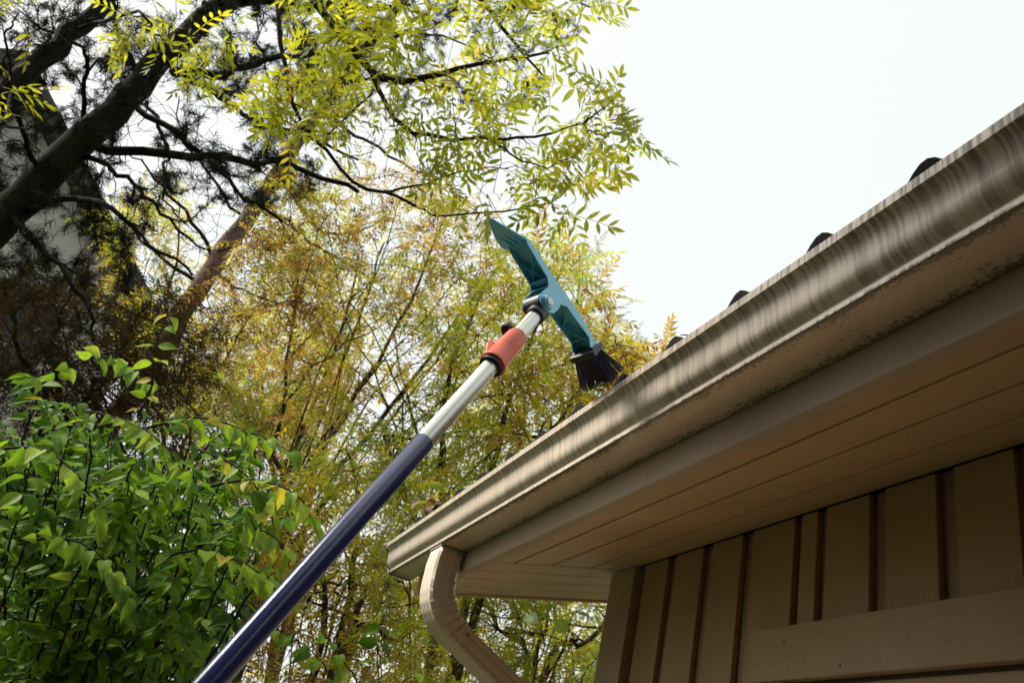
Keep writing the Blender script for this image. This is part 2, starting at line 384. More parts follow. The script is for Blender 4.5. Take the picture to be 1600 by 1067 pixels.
for i, (a, b) in enumerate(edges):
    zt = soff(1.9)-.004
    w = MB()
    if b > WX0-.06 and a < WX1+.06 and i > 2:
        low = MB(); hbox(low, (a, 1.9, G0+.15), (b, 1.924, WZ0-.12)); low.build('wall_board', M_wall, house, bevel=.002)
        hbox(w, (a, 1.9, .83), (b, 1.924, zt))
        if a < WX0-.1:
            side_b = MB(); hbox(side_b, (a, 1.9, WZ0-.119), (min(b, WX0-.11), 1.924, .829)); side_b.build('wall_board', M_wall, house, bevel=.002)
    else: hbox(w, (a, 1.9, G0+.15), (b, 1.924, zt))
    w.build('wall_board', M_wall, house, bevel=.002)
cb = MB(); hbox(cb, (HX0-.012, 1.868, G0), (-3.374, 1.924, soff(1.868)-.003)); cb.build('corner_board', M_trim, house, bevel=.002)
cb = MB(); hbox(cb, (HX0-.036, 1.875, G0), (HX0-.013, 2.08, soff(1.875)-.003)); cb.build('corner_board', M_trim, house, bevel=.002)
# a few nail heads where the boards are fixed
for nx_, ny_ in ((1035.8, 897.8), (1006.7, 909.5), (1063, 876.5), (1091, 868.7), (979.6, 1000.7), (1162, 966.7), (1312, 1039), (1225, 1000)):
    d_ = ray(nx_, ny_); yp = 1.9 if 1000 < nx_ < 1150 else 1.867; yp = 1.9 if nx_ == 1162 else yp
    p_ = CAM + d_*(yp*U/d_[1]); q_ = MB(); q_.tube([p_-np.array([0, .0015, 0]), p_+np.array([0, .003, 0])], .0022, 8)
    q_.build('nail', M_recess, house)
# window under the eave
win = MB(); hbox(win, (-2.492, 1.868, .650), (.62, 1.899, .8265)); wino = win.build('window', M_window, house, bevel=.002)
fr = MB(); hbox(fr, (WX0-.05, 1.872, WZ0), (WX0+.09, 1.93, .648)); hbox(fr, (WX1-.09, 1.872, WZ0), (WX1+.05, 1.93, .648)); hbox(fr, (WX0-.1, 1.86, WZ0-.11), (WX1+.1, 1.93, WZ0-.002))
fr.build('window_frame', M_window, wino, bevel=.002)
sa = MB(); hbox(sa, (WX0+.092, 1.905, .52), (WX1-.092, 1.934, .64)); hbox(sa, (-1.02, 1.905, WZ0), (-.9, 1.9338, .519)); hbox(sa, (WX0+.092, 1.907, WZ0), (WX0+.2, 1.9338, .519)); sa.build('sash', M_window, wino, bevel=.002)
gl = MB(); hbox(gl, (WX0+.2, 1.9355, WZ0), (WX1-.1, 1.942, .519)); 
front_cut = None
gl.build('pane', M_glass, wino)

# unseen dark wing added behind the camera to shade the eave's right end
M_blocker = paint_mat('dark_blocker_board', (.035, .026, .020), (30, 30, 1.2), specks=False)
wg = MB(); wg.prism([(1.75, 1.0, 0), (1.75, -2.1, 0), (-2.0, -2.1, 0), (-2.0, -6.0, 0), (5.4, -6.0, 0), (5.4, 1.0, 0)], (0, 0, 1), 6.3); wg.build('shade_blocker_wall', M_blocker, house)
wg = MB(); wg.prism([(1.55, 1.2, 6.304), (1.55, -1.95, 6.304), (-2.1, -1.95, 6.304), (-2.1, -6.2, 6.304), (5.6, -6.2, 6.304), (5.6, 1.2, 6.304)], (0, 0, 1), .25); wg.build('shade_blocker_roof', M_tile, house)

# roof: rows of dark pantiles
def tile_z(x):
    ph = ((x + 1.879)/.31) % 1.0
    d = min(ph, 1-ph)
    return .092*(math.cos(math.pi*min(1, d/.36))*.5+.5) if d < .36 else 0.0
rm = MB(); xs = np.arange(-4.70, HX1, .0155*1.25); nx = len(xs); tz = np.array([tile_z(x) for x in xs])
y = 1.05; base0 = 1.303; rows = []
while y < YR: rows.append(y); y += .62
for s, (yy) in enumerate(rows):
    y1 = min(yy+.66, YR); zb = base0 + SL*(yy-1.05); zb1 = base0 + SL*(y1-1.05) - .035
    v = []
    for k in range(nx): v += [hp(xs[k], yy, zb+tz[k]-.03), hp(xs[k], yy, zb+tz[k]), hp(xs[k], y1, zb1+tz[k])]
    f = []
    for k in range(nx-1):
        a, b = 3*k, 3*k+3; f += [(a, b, b+1, a+1), (a+1, b+1, b+2, a+2)]
    rm.add(v, f)
roof = rm.build('roof', M_tile, house, smooth=50)
dk = MB(); dk.prism([hp(RX0-.02, 1.16, soff(1.16)+.24), hp(RX0-.02, YR, soff(YR)+.24), hp(RX0-.02, YB+.75, soff(1.15)+.24), hp(RX0-.02, YB+.75, soff(1.15)+.20), hp(RX0-.02, YR, soff(YR)+.20), hp(RX0-.02, 1.16, soff(1.16)+.20)], (1, 0, 0), (HX1-RX0+.3)*U)
dk.build('roof_deck', M_int, roof)
rb = MB(); rb.prism([hp(RX0-.2, YR-.3, base0+SL*(YR-1.35)+.05), hp(RX0-.2, YR, base0+SL*(YR-1.05)+.12), hp(RX0-.2, YB+.8, base0+.02), hp(RX0-.2, YB+.8, base0-.05), hp(RX0-.2, YR, base0+SL*(YR-1.05)+.02)], (1, 0, 0), (HX1-RX0+.5)*U)
rb.build('back_slope', M_tile, roof)
# raised verge tiles at the open end of the roof
vt = MB()
for yy in rows[:6]:
    zb = base0 + SL*(yy-1.05)
    vt.prism([hp(-4.32, yy-.03, zb-.03), hp(-4.32, yy-.02, zb+.045), hp(-4.32, yy+.10, zb+.085+SL*.12), hp(-4.32, yy+.60, zb+.085+SL*.62), hp(-4.32, yy+.62, zb-.03+SL*.62)], (1, 0, 0), .20*U)
vt.build('verge_tile', M_tile, roof, bevel=.006)

# downspout: ribbed rectangular pipe with a crimped elbow
px0, px1 = -3.960, -3.795
path = [(1.128, 1.1335), (1.122, 1.06), (1.122, .985)]
ctr = []                                                  # (front edge, back edge) pairs in the y-z plane
Fe = [(1.066, 1.1335), (1.058, 1.06), (1.061, .975), (1.066, .922), (1.080, .872), (1.103, .832), (1.132, .796), (1.165, .766), (1.206, .740), (1.261, .713)]
Be = [(1.185, 1.1335), (1.178, 1.06), (1.180, .985), (1.184, .945), (1.193, .921), (1.204, .899), (1.222, .873), (1.245, .850), (1.272, .829), (1.306, .808)]
def ribbed(front, back, t, w0, w1, depth=.0035, ribs=True):
    """cross-section at one station: corners rounded, long ribs pressed into each face"""
    f, b = np.array(front), np.array(back); d = b-f; L = np.linalg.norm(d); d /= L
    n = 40; pts = []
    def face(p0, p1, nrm, k):
        out = []
        m = 8*k+1
        for i in range(m):
            u = i/(m-1); off = 0
            if ribs and .12 < u < .88: off = -depth*max(0, math.sin((u-.12)/.76*math.pi*k))**1 if (int((u-.12)/.76*k*1) >= 0) else 0
            out.append(p0 + (p1-p0)*u + nrm*off)
        return out
    A, B, C, D = np.array([w0, 0.]), np.array([w1, 0.]), np.array([w1, L]), np.array([w0, L])
    c = .010
    loop = []
    loop += face(A+np.array([c, 0]), B-np.array([c, 0]), np.array([0, -1.]), 6)
    loop += face(B+np.array([0, c]), C-np.array([0, c]), np.array([1., 0]), 3)
    loop += face(C-np.array([c, 0]), D+np.array([c, 0]), np.array([0, 1.]), 4)
    loop += face(D-np.array([0, c]), A+np.array([0, c]), np.array([-1., 0]), 3)
    return [hp(q[0], f[0]+d[0]*q[1], f[1]+d[1]*q[1]) for q in loop]
def loft(mb, rings, cap=False):
    n = len(rings[0]); v = [p for r in rings for p in r]
    f = [(i*n+k, i*n+(k+1) % n, (i+1)*n+(k+1) % n, (i+1)*n+k) for i in range(len(rings)-1) for k in range(n)]
    if cap: f += [tuple(range(n))[::-1], tuple(range((len(rings)-1)*n, len(rings)*n))]
    mb.add(v, f)
def lerp(a, b, t): return (a[0]+(b[0]-a[0])*t, a[1]+(b[1]-a[1])*t)
dsp = MB()
# long straight run towards the corner of the house, then the lower bend and the drop
Fs, Bs = (1.250, .7185), (1.298, .8125)
dirv = (math.cos(R(24.5)), -math.sin(R(24.5)))
run = .66
sta = [(Fs, Bs), ((Fs[0]+dirv[0]*run, Fs[1]+dirv[1]*run), (Bs[0]+dirv[0]*run, Bs[1]+dirv[1]*run))]
fe, be = sta[-1]
sta += [((fe[0]+.06, fe[1]-.06), (be[0]+.11, be[1]-.09)), ((fe[0]+.08, fe[1]-.15), (be[0]+.15, be[1]-.18)), ((fe[0]+.08, G0+.1), (be[0]+.15, G0+.1))]
loft(dsp, [ribbed(a, b, 0, px0+.006, px1-.006) for a, b in sta])
ds = dsp.build('downspout', M_pipe, house, smooth=35)
el = MB(); rings = []
for i in range(len(Fe)-1):
    ns = 6 if i >= 2 else 2
    for k in range(ns):
        t = k/ns; a, b = lerp(Fe[i], Fe[i+1], t), lerp(Be[i], Be[i+1], t); bul = 0
        if i >= 2: bul = {0: -.003, 1: .0025, 2: .0018, 3: .0008}.get(k, 0)
        dv = np.array(b)-np.array(a); dv /= np.linalg.norm(dv)
        rings.append(ribbed(np.array(a), np.array(b)+dv*bul, 0, px0-bul*.3, px1+bul))
rings.append(ribbed(Fe[-1], Be[-1], 0, px0, px1))
loft(el, rings); elo = el.build('elbow', M_pipe, ds, smooth=40)
m_ = elo.modifiers.new('Solidify', 'SOLIDIFY'); m_.thickness = .0012; m_.offset = -1
fl = MB(); loft(fl, [ribbed((1.058, 1.1330), (1.190, 1.1330), 0, px0-.008, px1+.008, ribs=False), ribbed((1.058, 1.126), (1.190, 1.126), 0, px0-.008, px1+.008, ribs=False)], True)
fl.build('outlet_flange', plain_mat('grimy_outlet_metal', (.30, .25, .20), .6), ds)
sc_ = MB(); sc_.tube([hp(px1-.002, 1.30, .775), hp(px1+.006, 1.30, .775)], .0035, 8); sc_.build('rivet', plain_mat('rivet_metal', (.25, .2, .16), .5), ds)

# ------------------------------------------------------------------ the telescopic gutter brush
d_top, d_low = 1.43, .87
PT, PL = at(846, 483, d_top), at(350, 1042, d_low)
Pv = (PT-PL)/np.linalg.norm(PT-PL)
la = at(829, 377, 1.0)-at(925, 542, 1.0)
# long axis of the head: square to the pole and lying along the line (925,542)-(829,377) of the picture
n_pl = np.cross(ray(925, 542), ray(829, 377)); Lv = np.cross(n_pl, Pv); Lv /= np.linalg.norm(Lv)
if np.dot(Lv, cu) < 0: Lv = -Lv
Nv = np.cross(Pv, Lv); Nv /= np.linalg.norm(Nv)
if np.dot(Nv, fw) < 0: Nv = -Nv
HW = .042
O = at(854.5, 473, d_top-.012)                            # pivot screw on the near plate
def hd(a, b, n): return O + Lv*a + Pv*b + Nv*n
def onplate(px, py, n=0.0):
    d = ray(px, py); Q = O + Nv*n; t = np.dot(Q-CAM, Nv)/np.dot(d, Nv); P = CAM+d*t
    return float(np.dot(P-O, Lv)), float(np.dot(P-O, Pv))
def z1(x, y, n=0.0): return onplate(700+x*.3, 320+y*.3, n)
tool = thing('gutter_cleaning_brush', 'long handled gutter cleaning tool with blue scraper head and black brush', 'gutter brush', tuple(PL))
M_blue = plain_mat('turquoise_plastic', (.19, .72, .95), .2, 0, .05, .5, 60, .02, .7)
M_bluepole = plain_mat('navy_pole_coating', (.022, .030, .14), .22, 0, .08, 0, 25, .06, .7)
M_alu = plain_mat('brushed_aluminium', (.72, .72, .66), .34, .75, .05, 0, 90, .03)
M_orange = plain_mat('orange_plastic', (.80, .12, .05), .4, 0, .05)
M_black = plain_mat('black_plastic', (.018, .016, .022), .42, 0, .1)
M_grey = plain_mat('dark_grey_plastic', (.045, .045, .06), .45)
M_white = plain_mat('pale_screw_metal', (.75, .78, .75), .35, .3)
M_bristle = plain_mat('black_bristle', (.12, .11, .18), .3, 0, .3)
def sp(px, py):
    """distance along the pole axis (from its top) of the point nearest a line of sight"""
    d = ray(px, py); d = d/np.linalg.norm(d); w = CAM-PT
    b = np.dot(Pv, d); return float((np.dot(Pv, w) - b*np.dot(d, w))/(1-b*b))
def pp(s): return PT + Pv*s
s_blue = sp(665, 691); s_c0 = sp(771, 569); s_c1 = sp(807, 523)
mb = MB(); mb.tube([pp(-1.35), pp(-1.345), pp(s_blue-.002), pp(s_blue)], [.014, .015, .0150, .0143], 28); pole = mb.build('pole', M_bluepole, tool, smooth=40)
mb = MB(); mb.tube([pp(-1.36), pp(-1.20)], .0175, 24); mb.build('grip', M_black, pole, smooth=40)
mb = MB(); mb.tube([pp(s_blue-.05), pp(s_c0+.01)], .0134, 28); mb.build('outer_tube', M_alu, tool, smooth=40)
mb = MB(); mb.tube([pp(s_c0), pp(-.006)], .0122, 28); mb.build('inner_tube', M_alu, tool, smooth=40)
mb = MB(); q = s_c1-s_c0
mb.tube([pp(s_c0-.004), pp(s_c0-.002), pp(s_c0+.004), pp(s_c0+.007), pp(s_c0+.5*q), pp(s_c1-.006), pp(s_c1), pp(s_c1+.001)], [.0205, .0225, .0225, .0205, .0192, .0172, .0158, .0128], 28)
lock = mb.build('lock_collar', M_orange, tool, smooth=38)
mb = MB(); mb.tube([pp(s_c0-.009), pp(s_c0-.0045)], .0192, 28); mb.build('collar_ring', M_black, lock, smooth=40)
# lever on the collar's far-left side
side = -(cr - Pv*np.dot(cr, Pv)); side /= np.linalg.norm(side); fwd = np.cross(Pv, side)
mb = MB()
for hh in (-.008, .008):
    mb.prism([pp(s_c0+.008)+side*.018+fwd*hh, pp(s_c0+.030)+side*.0265+fwd*hh, pp(s_c0+.036)+side*.0260+fwd*hh, pp(s_c0+.036)+side*.016+fwd*hh], fwd, .0022)
mb.prism([pp(s_c0+.028)+side*.0255-fwd*.009, pp(s_c0+.036)+side*.0295-fwd*.009, pp(s_c0+.044)+side*.0265-fwd*.009, pp(s_c0+.040)+side*.016-fwd*.009], fwd, .019)
mb.build('lever', M_orange, lock, bevel=.0012)
rl = MB(); rl.prism([pp(s_c0+.006)+side*.012-fwd*.0185, pp(s_c0+.006)+side*.015-fwd*.0165, pp(s_c1-.004)+side*.011-fwd*.0140, pp(s_c1-.004)+side*.009-fwd*.0155], -fwd, .003)
rl.build('rib', M_orange, lock)
# joint block under the head, knob
mb = MB(); mb.tube([pp(-.028), pp(-.026), pp(-.004), pp(.004)], [.0150, .0168, .0172, .0165], 28); joint = mb.build('joint_socket', M_grey, tool, smooth=40)
mb = MB(); mb.tube([hd(0, 0, .004), hd(0, 0, HW-.003)], .0185, 28); mb.build('pivot_barrel', M_grey, joint, smooth=40)
mb = MB(); kb = pp(sp(806, 503)); kd = side*.93 - fwd*.1 - Pv*.25; kd /= np.linalg.norm(kd)
mb.tube([kb+kd*.008, kb+kd*.023], .0045, 12); knob_c = [kb+kd*.021, kb+kd*.023, kb+kd*.034, kb+kd*.036]
mb.tube(knob_c, [.0095, .0115, .0115, .0100], 18); mb.build('clamp_knob', M_black, tool, smooth=38)
mb = MB(); mb.box((-.004, -.003, -.002), (.004, .003, .002)); mb.v[0] = np.array([pp(-.034)+side*(.0135+p[2])+fwd*p[1]+Pv*p[0] for p in mb.v[0]]); mb.build('release_tab', M_orange, tool)

# head: two side plates, back web, diagonal ribs
top_o = [(398, 158), (440, 200), (520, 330), (620, 470), (700, 590), (792, 752)]
low_o = [(742, 742), (735, 690), (655, 580), (620, 530), (588, 520), (572, 548), (553, 565), (527, 562), (496, 535), (480, 500), (480, 470), (494, 450), (524, 425), (519, 380), (450, 265), (414, 205)]
near = [z1(*p) for p in top_o + low_o]
ncent = len(top_o)
hb = MB()
for n0 in (0.0, HW-.0025):
    hb.prism([hd(a, b, n0) for a, b in near], Nv, .0025)
tp = [z1(*p) for p in top_o]
for (a0, b0), (a1, b1) in zip(tp, tp[1:]):
    hb.prism([hd(a0, b0, .0025), hd(a1, b1, .0025), hd(a1, b1-.003, .0025), hd(a0, b0-.003, .0025)], Nv, HW-.005)
for p0, p1 in (((520, 380), (540, 400)), ((524, 425), (560, 400)), ((588, 520), (640, 500)), ((735, 690), (760, 700))):
    (a0, b0), (a1, b1) = z1(*p0), z1(*p1)
    hb.prism([hd(a0, b0, .0025), hd(a1, b1, .0025), hd(a1+.002, b1+.001, .0025), hd(a0+.002, b0, .0025)], Nv, HW-.005)
head = hb.build('head_frame', M_blue, tool, bevel=.0010)
ribm = MB()
def diag(p, q):
    (a0, b0), (a1, b1) = z1(*p), z1(*q)
    P0, P1 = hd(a0, b0, .003), hd(a1, b1, HW-.003)
    ribm.prism([P0, P1, P1-Pv*.010, P0-Pv*.010], Lv, .0012)
diag((455, 235), (545, 385)); diag((545, 385), (470, 255)); diag((640, 505), (700, 600)); diag((755, 700), (690, 590)); diag((600, 450), (640, 505))
ribm.build('rib', M_blue, head)
em = MB(); em.tube([hd(0, 0, -.006), hd(0, 0, -.0002)], [.0105, .0150], 24); em.build('pivot_boss', M_blue, head, smooth=40)
em = MB(); em.tube([hd(0, 0, -.009), hd(0, 0, -.0085), hd(0, 0, -.0062)], [.0052, .0068, .0072], 20); em.build('pivot_screw', M_white, head, smooth=40)
# scraper blade: bent lip, leaning back to the pole, ribs where it meets the arm
a0, b0 = z1(407, 165)
Bd = Lv*.77 - Pv*.64; Bd /= np.linalg.norm(Bd)
Bn = np.cross(Bd, Nv); Bn /= np.linalg.norm(Bn)
root = hd(a0-.004, b0-.001, 0)
outl = [(0, 0), (.03, -.001), (.084, -.001), (.091, .002), (.084, .009), (.070, .019), (.053, .030), (.036, .040), (.020, .048), (.008, .052), (-.003, .051), (-.004, .042)]
bl = MB(); bl.prism([root + Bd*a + Nv*n for a, n in outl], Bn, .0028)
blade = bl.build('scraper_blade', M_blue, tool, bevel=.0009)
bl = MB()
for n in (.008, .018, .028):
    for sgn in (1,):
        bs = [root+Bd*.003+Nv*n, root+Bd*.040+Nv*(n+.003), root+Bd*.003+Nv*n-Bn*.006, ]
        bl.prism([root+Bd*.000+Nv*n+Bn*.0025, root+Bd*.042+Nv*(n+.001)+Bn*.0025, root+Bd*.002+Nv*n+Bn*.0085], Nv, .0022)
        bl.prism([root+Bd*.000+Nv*n, root+Bd*.042+Nv*(n+.001), root+Bd*.002+Nv*n-Bn*.008], Nv, .0022)
bl.build('blade_rib', M_blue, blade)
# brush
ab, bb = z1(742, 742); at_, bt = z1(792, 752)
a_b = (ab+at_)/2; bmid = (bb+bt)/2
bk = MB(); e0, e1 = bb-.010, bt+.008
bk.prism([hd(a_b+.004, e0, -.006), hd(a_b+.004, e1, -.006), hd(a_b+.004, e1, HW+.006), hd(a_b+.004, e0, HW+.006)], -Lv, .012)
blk = bk.build('brush_block', M_grey, tool, bevel=.0025)
br = MB(); nb, nn = 5, 8
for i in range(nb):
    for j in range(nn):
        cb_, cn = e0+.003+(e1-e0-.006)*(i+.5)/nb, -.003+(HW+.006)*(j+.5)/nn
        base = hd(a_b-.008, cb_, cn)
        for k in range(11):
            o1 = rng.normal(0, .0011, 2)
            sp_b = (i+.5)/nb-.5; sp_n = (j+.5)/nn-.5
            d = -Lv + Pv*(sp_b*.46+rng.normal(0, .04)) + Nv*(sp_n*.56+rng.normal(0, .04)); d /= np.linalg.norm(d)
            L = .059 + rng.normal(0, .005) - .006*(abs(sp_n)+abs(sp_b))
            p0 = base + Pv*o1[0] + Nv*o1[1]; p1 = p0 + d*L*.5; p2 = p0 + d*L + rng.normal(0, .0012, 3)
            br.tube([p0, p1, p2], [.0009, .0009, .0008], 4, True, rng.random())
br.build('bristles', M_bristle, blk)

# ------------------------------------------------------------------ leaf shapes
def kite(w=.30, fold=.12, droop=.10):
    return np.array([(0, 0, 0), (.42, w/2, fold*w), (1, 0, -droop), (.42, -w/2, fold*w)]), [(0, 3, 2, 1)]
def leaflet8(w=.36, fold=.15, droop=.12):
    v = np.array([(0, 0, 0), (.28, w*.44, fold*w), (.62, w*.42, fold*w-droop*.4), (1, 0, -droop), (.62, -w*.42, fold*w-droop*.4), (.28, -w*.44, fold*w), (.28, 0, 0), (.62, 0, -droop*.3)])
    return v, [(0, 6, 1), (1, 6, 7, 2), (2, 7, 3), (0, 5, 6), (5, 4, 7, 6), (4, 3, 7)]
def pinnate(pairs, lw, ll, fine, droop, curl, seed):
    """compound leaf, unit length along x"""
    r = np.random.default_rng(seed); V = []; Fc = []; n = 0
    tv, tf = leaflet8(lw) if fine else kite(lw)
    def rach(u): return np.array([u, .03*math.sin(u*5+seed), -droop*u*u])
    def put(p, ang, rollx, size, down):
        nonlocal n
        ax = np.array([math.cos(ang), math.sin(ang), -down]); ax /= np.linalg.norm(ax)
        up = np.array([rollx, 0, 1.0]); y_ = np.cross(up, ax); y_ /= np.linalg.norm(y_); z_ = np.cross(ax, y_)
        v = tv*size
        v = v[:, :1]*ax + v[:, 1:2]*y_ + v[:, 2:3]*z_ + p
        V.append(v); Fc.extend(tuple(i+n for i in f) for f in tf); n += len(tv)
    for k in range(pairs):
        u = .24 + .66*k/(pairs-1); sz = ll*(1-.35*abs(k/(pairs-1)-.45))
        for sgn in (1, -1):
            put(rach(u), sgn*R(62-16*k/pairs+r.normal(0, 7)), r.normal(0, .25+curl), sz*r.uniform(.88, 1.08), .12+curl*r.uniform(0, 1.5))
    put(rach(.95), r.normal(0, .1), r.normal(0, .2), ll*.95, .2)
    for k in range(4):
        a, b = rach(k*.24), rach((k+1)*.24); h = np.array([0, .006, 0])
        V.append(np.array([a-h, b-h, b+h, a+h])); Fc.append((n, n+1, n+2, n+3)); n += 4
    return np.vstack(V), Fc

# ------------------------------------------------------------------ trees
def poly_pts(poly, n):
    p = np.array(poly, float); lo, hi = p.min(0), p.max(0); out = []
    while len(out) < n:
        q = lo + rng.random(2)*(hi-lo); c = False; j = len(p)-1
        for i in range(len(p)):
            if (p[i][1] > q[1]) != (p[j][1] > q[1]) and q[0] < (p[j][0]-p[i][0])*(q[1]-p[i][1])/(p[j][1]-p[i][1])+p[i][0]: c = not c
            j = i
        if c: out.append(q)
    return np.array(out)
def crown_pts(poly, d0, d1, n):
    q = poly_pts(poly, n); d = rng.uniform(d0, d1, n)
    return np.array([at(a[0], a[1], t) for a, t in zip(q, d)])
def smooth_line(pts, n=10, wob=0.0):
    p = np.asarray(pts, float); t = np.linspace(0, len(p)-1, n); out = []
    for u in t:
        i = min(int(u), len(p)-2); f = u-i
        a, b, c, d = p[max(i-1, 0)], p[i], p[i+1], p[min(i+2, len(p)-1)]
        out.append(.5*((2*b)+(-a+c)*f+(2*a-5*b+4*c-d)*f*f+(-a+3*b-3*c+d)*f**3))
    o = np.array(out)
    if wob: o[1:-1] += rng.normal(0, wob, (len(o)-2, 3))
    return o

class Tree:
    def __init__(s): s.P = []; s.Rr = []; s.D = []; s.limbs = MB(); s.twigs = MB(); s.lp = []; s.la = []; s.trunk = MB()
    def limb(s, pts, r0, r1, n=12, wob=.01, sides=7, where=None, keep=True):
        l = smooth_line(pts, n, wob); rad = np.linspace(r0, r1, n); (where or s.limbs).tube(l, rad, sides)
        if keep:
            t = np.gradient(l, axis=0); t /= np.linalg.norm(t, axis=1)[:, None]
            s.P += list(l); s.Rr += list(rad); s.D += list(t)
        return l
    def grow(s, targets, rmax=.008, rmin=.0015, sag=.06, nleaf=6, start=.35, bend=.35, sides=4, maxlen=9, npt=6, leaf_gap=None):
        P = np.array(s.P); 
        d = np.array([np.min(np.linalg.norm(P-t, axis=1)) for t in targets]); order = np.argsort(d)
        cap = len(P) + len(targets)*npt + 4
        A = np.zeros((cap, 3)); A[:len(P)] = P; D = np.zeros((cap, 3)); D[:len(P)] = np.array(s.D); RR = np.zeros(cap); RR[:len(P)] = s.Rr; m = len(P)
        for o in order:
            T = targets[o]; v = T-A[:m]; dist = np.linalg.norm(v, axis=1)
            cosv = np.einsum('ij,ij->i', v, D[:m])/(dist+1e-9)
            cost = dist*(1.0+.6*np.clip(.55-cosv, 0, 2)); k = int(np.argmin(cost))
            if dist[k] < .06 or dist[k] > maxlen: continue
            p0 = A[k]; L = dist[k]; mid = p0 + D[k]*L*bend*.7 + (T-p0)*.35 + np.array([0, 0, sag*L]) + rng.normal(0, .05*L, 3)
            l = smooth_line([p0, mid, T+np.array([0, 0, -sag*L*.4])], npt, .02*L); r = min(rmax, RR[k]*.72)
            rad = np.linspace(r, max(rmin, r*.3), npt); s.twigs.tube(l, rad, sides, False)
            t = np.gradient(l, axis=0); t /= np.linalg.norm(t, axis=1)[:, None]
            A[m:m+npt] = l; D[m:m+npt] = t; RR[m:m+npt] = np.maximum(rad, rmin*1.3); m += npt
            nl = nleaf if leaf_gap is None else max(2, int(L*(1-start)/leaf_gap))
            if nl == 0: continue
            u = rng.uniform(start, 1.0, nl); u[-1] = 1.0
            for w in u:
                i = min(int(w*(npt-1)), npt-2); f = w*(npt-1)-i
                s.lp.append(l[i]*(1-f)+l[i+1]*f); s.la.append(t[i])
    def leaves(s, droop, spread, flat):
        n = len(s.lp); pos = np.array(s.lp); ax = np.array(s.la)
        rnd = rng.normal(0, 1, (n, 3)); a = ax*.55 + rnd*spread; a[:, 2] -= droop
        up = np.array([0, 0, 1.0]) + rng.normal(0, flat, (n, 3))
        return pos, frames(a, up)

def crown(tree, templates, size, svar, mat, parent, droop=.25, spread=.5, flat=.35, tones=None, name='crown', keep=1.0):
    pos, fr = tree.leaves(droop, spread, flat); n = len(pos)
    sel = rng.random(n) < keep; pos, fr = pos[sel], fr[sel]; n = len(pos)
    tone = np.clip(rng.normal(.5, .22, n), 0, 1) if tones is None else tones(pos)
    which = rng.integers(0, len(templates), n); sc = size*rng.uniform(1-svar, 1+svar, n)
    # all variants go into one mesh per crown: pad by joining
    allv = []; me_f = []; 
    objs = []
    for w, (tv, tf) in enumerate(templates):
        k = which == w
        if not k.any(): continue
        objs.append((tv, tf, fr[k]*sc[k][:, None, None], pos[k], tone[k]))
    V = []; LOOP = []; START = []; TONE = []; vo = 0; lo = 0
    for tv, tf, m, p, tn in objs:
        nn, nv = len(p), len(tv); v = np.einsum('nij,vj->nvi', m, tv)+p[:, None, :]; V.append(v.reshape(-1, 3))
        lens = np.array([len(f) for f in tf]); flat_ = np.concatenate([np.array(f) for f in tf]); st = np.concatenate([[0], np.cumsum(lens)[:-1]])
        LOOP.append((flat_[None, :]+(np.arange(nn)*nv)[:, None]).ravel()+vo); START.append((st[None, :]+(np.arange(nn)*len(flat_))[:, None]).ravel()+lo)
        TONE.append(np.repeat(tn, len(tf))); vo += nn*nv; lo += nn*len(flat_)
    v = np.vstack(V)-np.array(parent['_o']); me = bpy.data.meshes.new(name)
    me.vertices.add(len(v)); me.vertices.foreach_set('co', v.astype(np.float32).ravel())
    L = np.concatenate(LOOP); me.loops.add(len(L)); me.loops.foreach_set('vertex_index', L.astype(np.int32))
    st = np.concatenate(START); me.polygons.add(len(st)); me.polygons.foreach_set('loop_start', st.astype(np.int32)); me.update(calc_edges=True)
    a = me.attributes.new('tone', 'FLOAT', 'FACE'); a.data.foreach_set('value', np.concatenate(TONE).astype(np.float32))
    return finish(me, name, mat, parent, None)

B_dark = bark_mat('dark_mossy_bark', (.012, .010, .008), (.03, .024, .018), 12, (.022, .03, .010))
B_red = bark_mat('reddish_pine_bark', (.13, .085, .07), (.27, .19, .165), 18)
B_twig = bark_mat('dark_twig_bark', (.030, .022, .022), (.06, .045, .04), 30)
B_grey = bark_mat('grey_stem_bark', (.075, .06, .055), (.15, .125, .11), 30)

def rooted(o_name, label, cat, base, group=None): return thing(o_name, label, cat, (float(base[0]), float(base[1]), 0.0), group)

# --- needles
def tuft(n, seed):
    r = np.random.default_rng(seed); V = []; Fc = []
    for i in range(n):
        d = r.normal(0, 1, 3); d[0] = abs(d[0])*1.1+.35; d /= np.linalg.norm(d); p = np.array([r.uniform(-.9, .3), 0, 0]); w = np.cross(d, r.normal(0, 1, 3)); w /= np.linalg.norm(w)
        L = r.uniform(.7, 1.05); k = len(V)*3
        V.append(np.array([p-w*.022, p+w*.022, p+d*L])); Fc.append((k, k+1, k+2))
    return np.vstack(V), Fc
TUFT = [tuft(34, i) for i in range(3)]
M_needle = leaf_mat('dark_pine_needles', [(0, (.008, .013, .007)), (.7, (.018, .026, .012)), (1, (.05, .045, .02))], .08, .02)

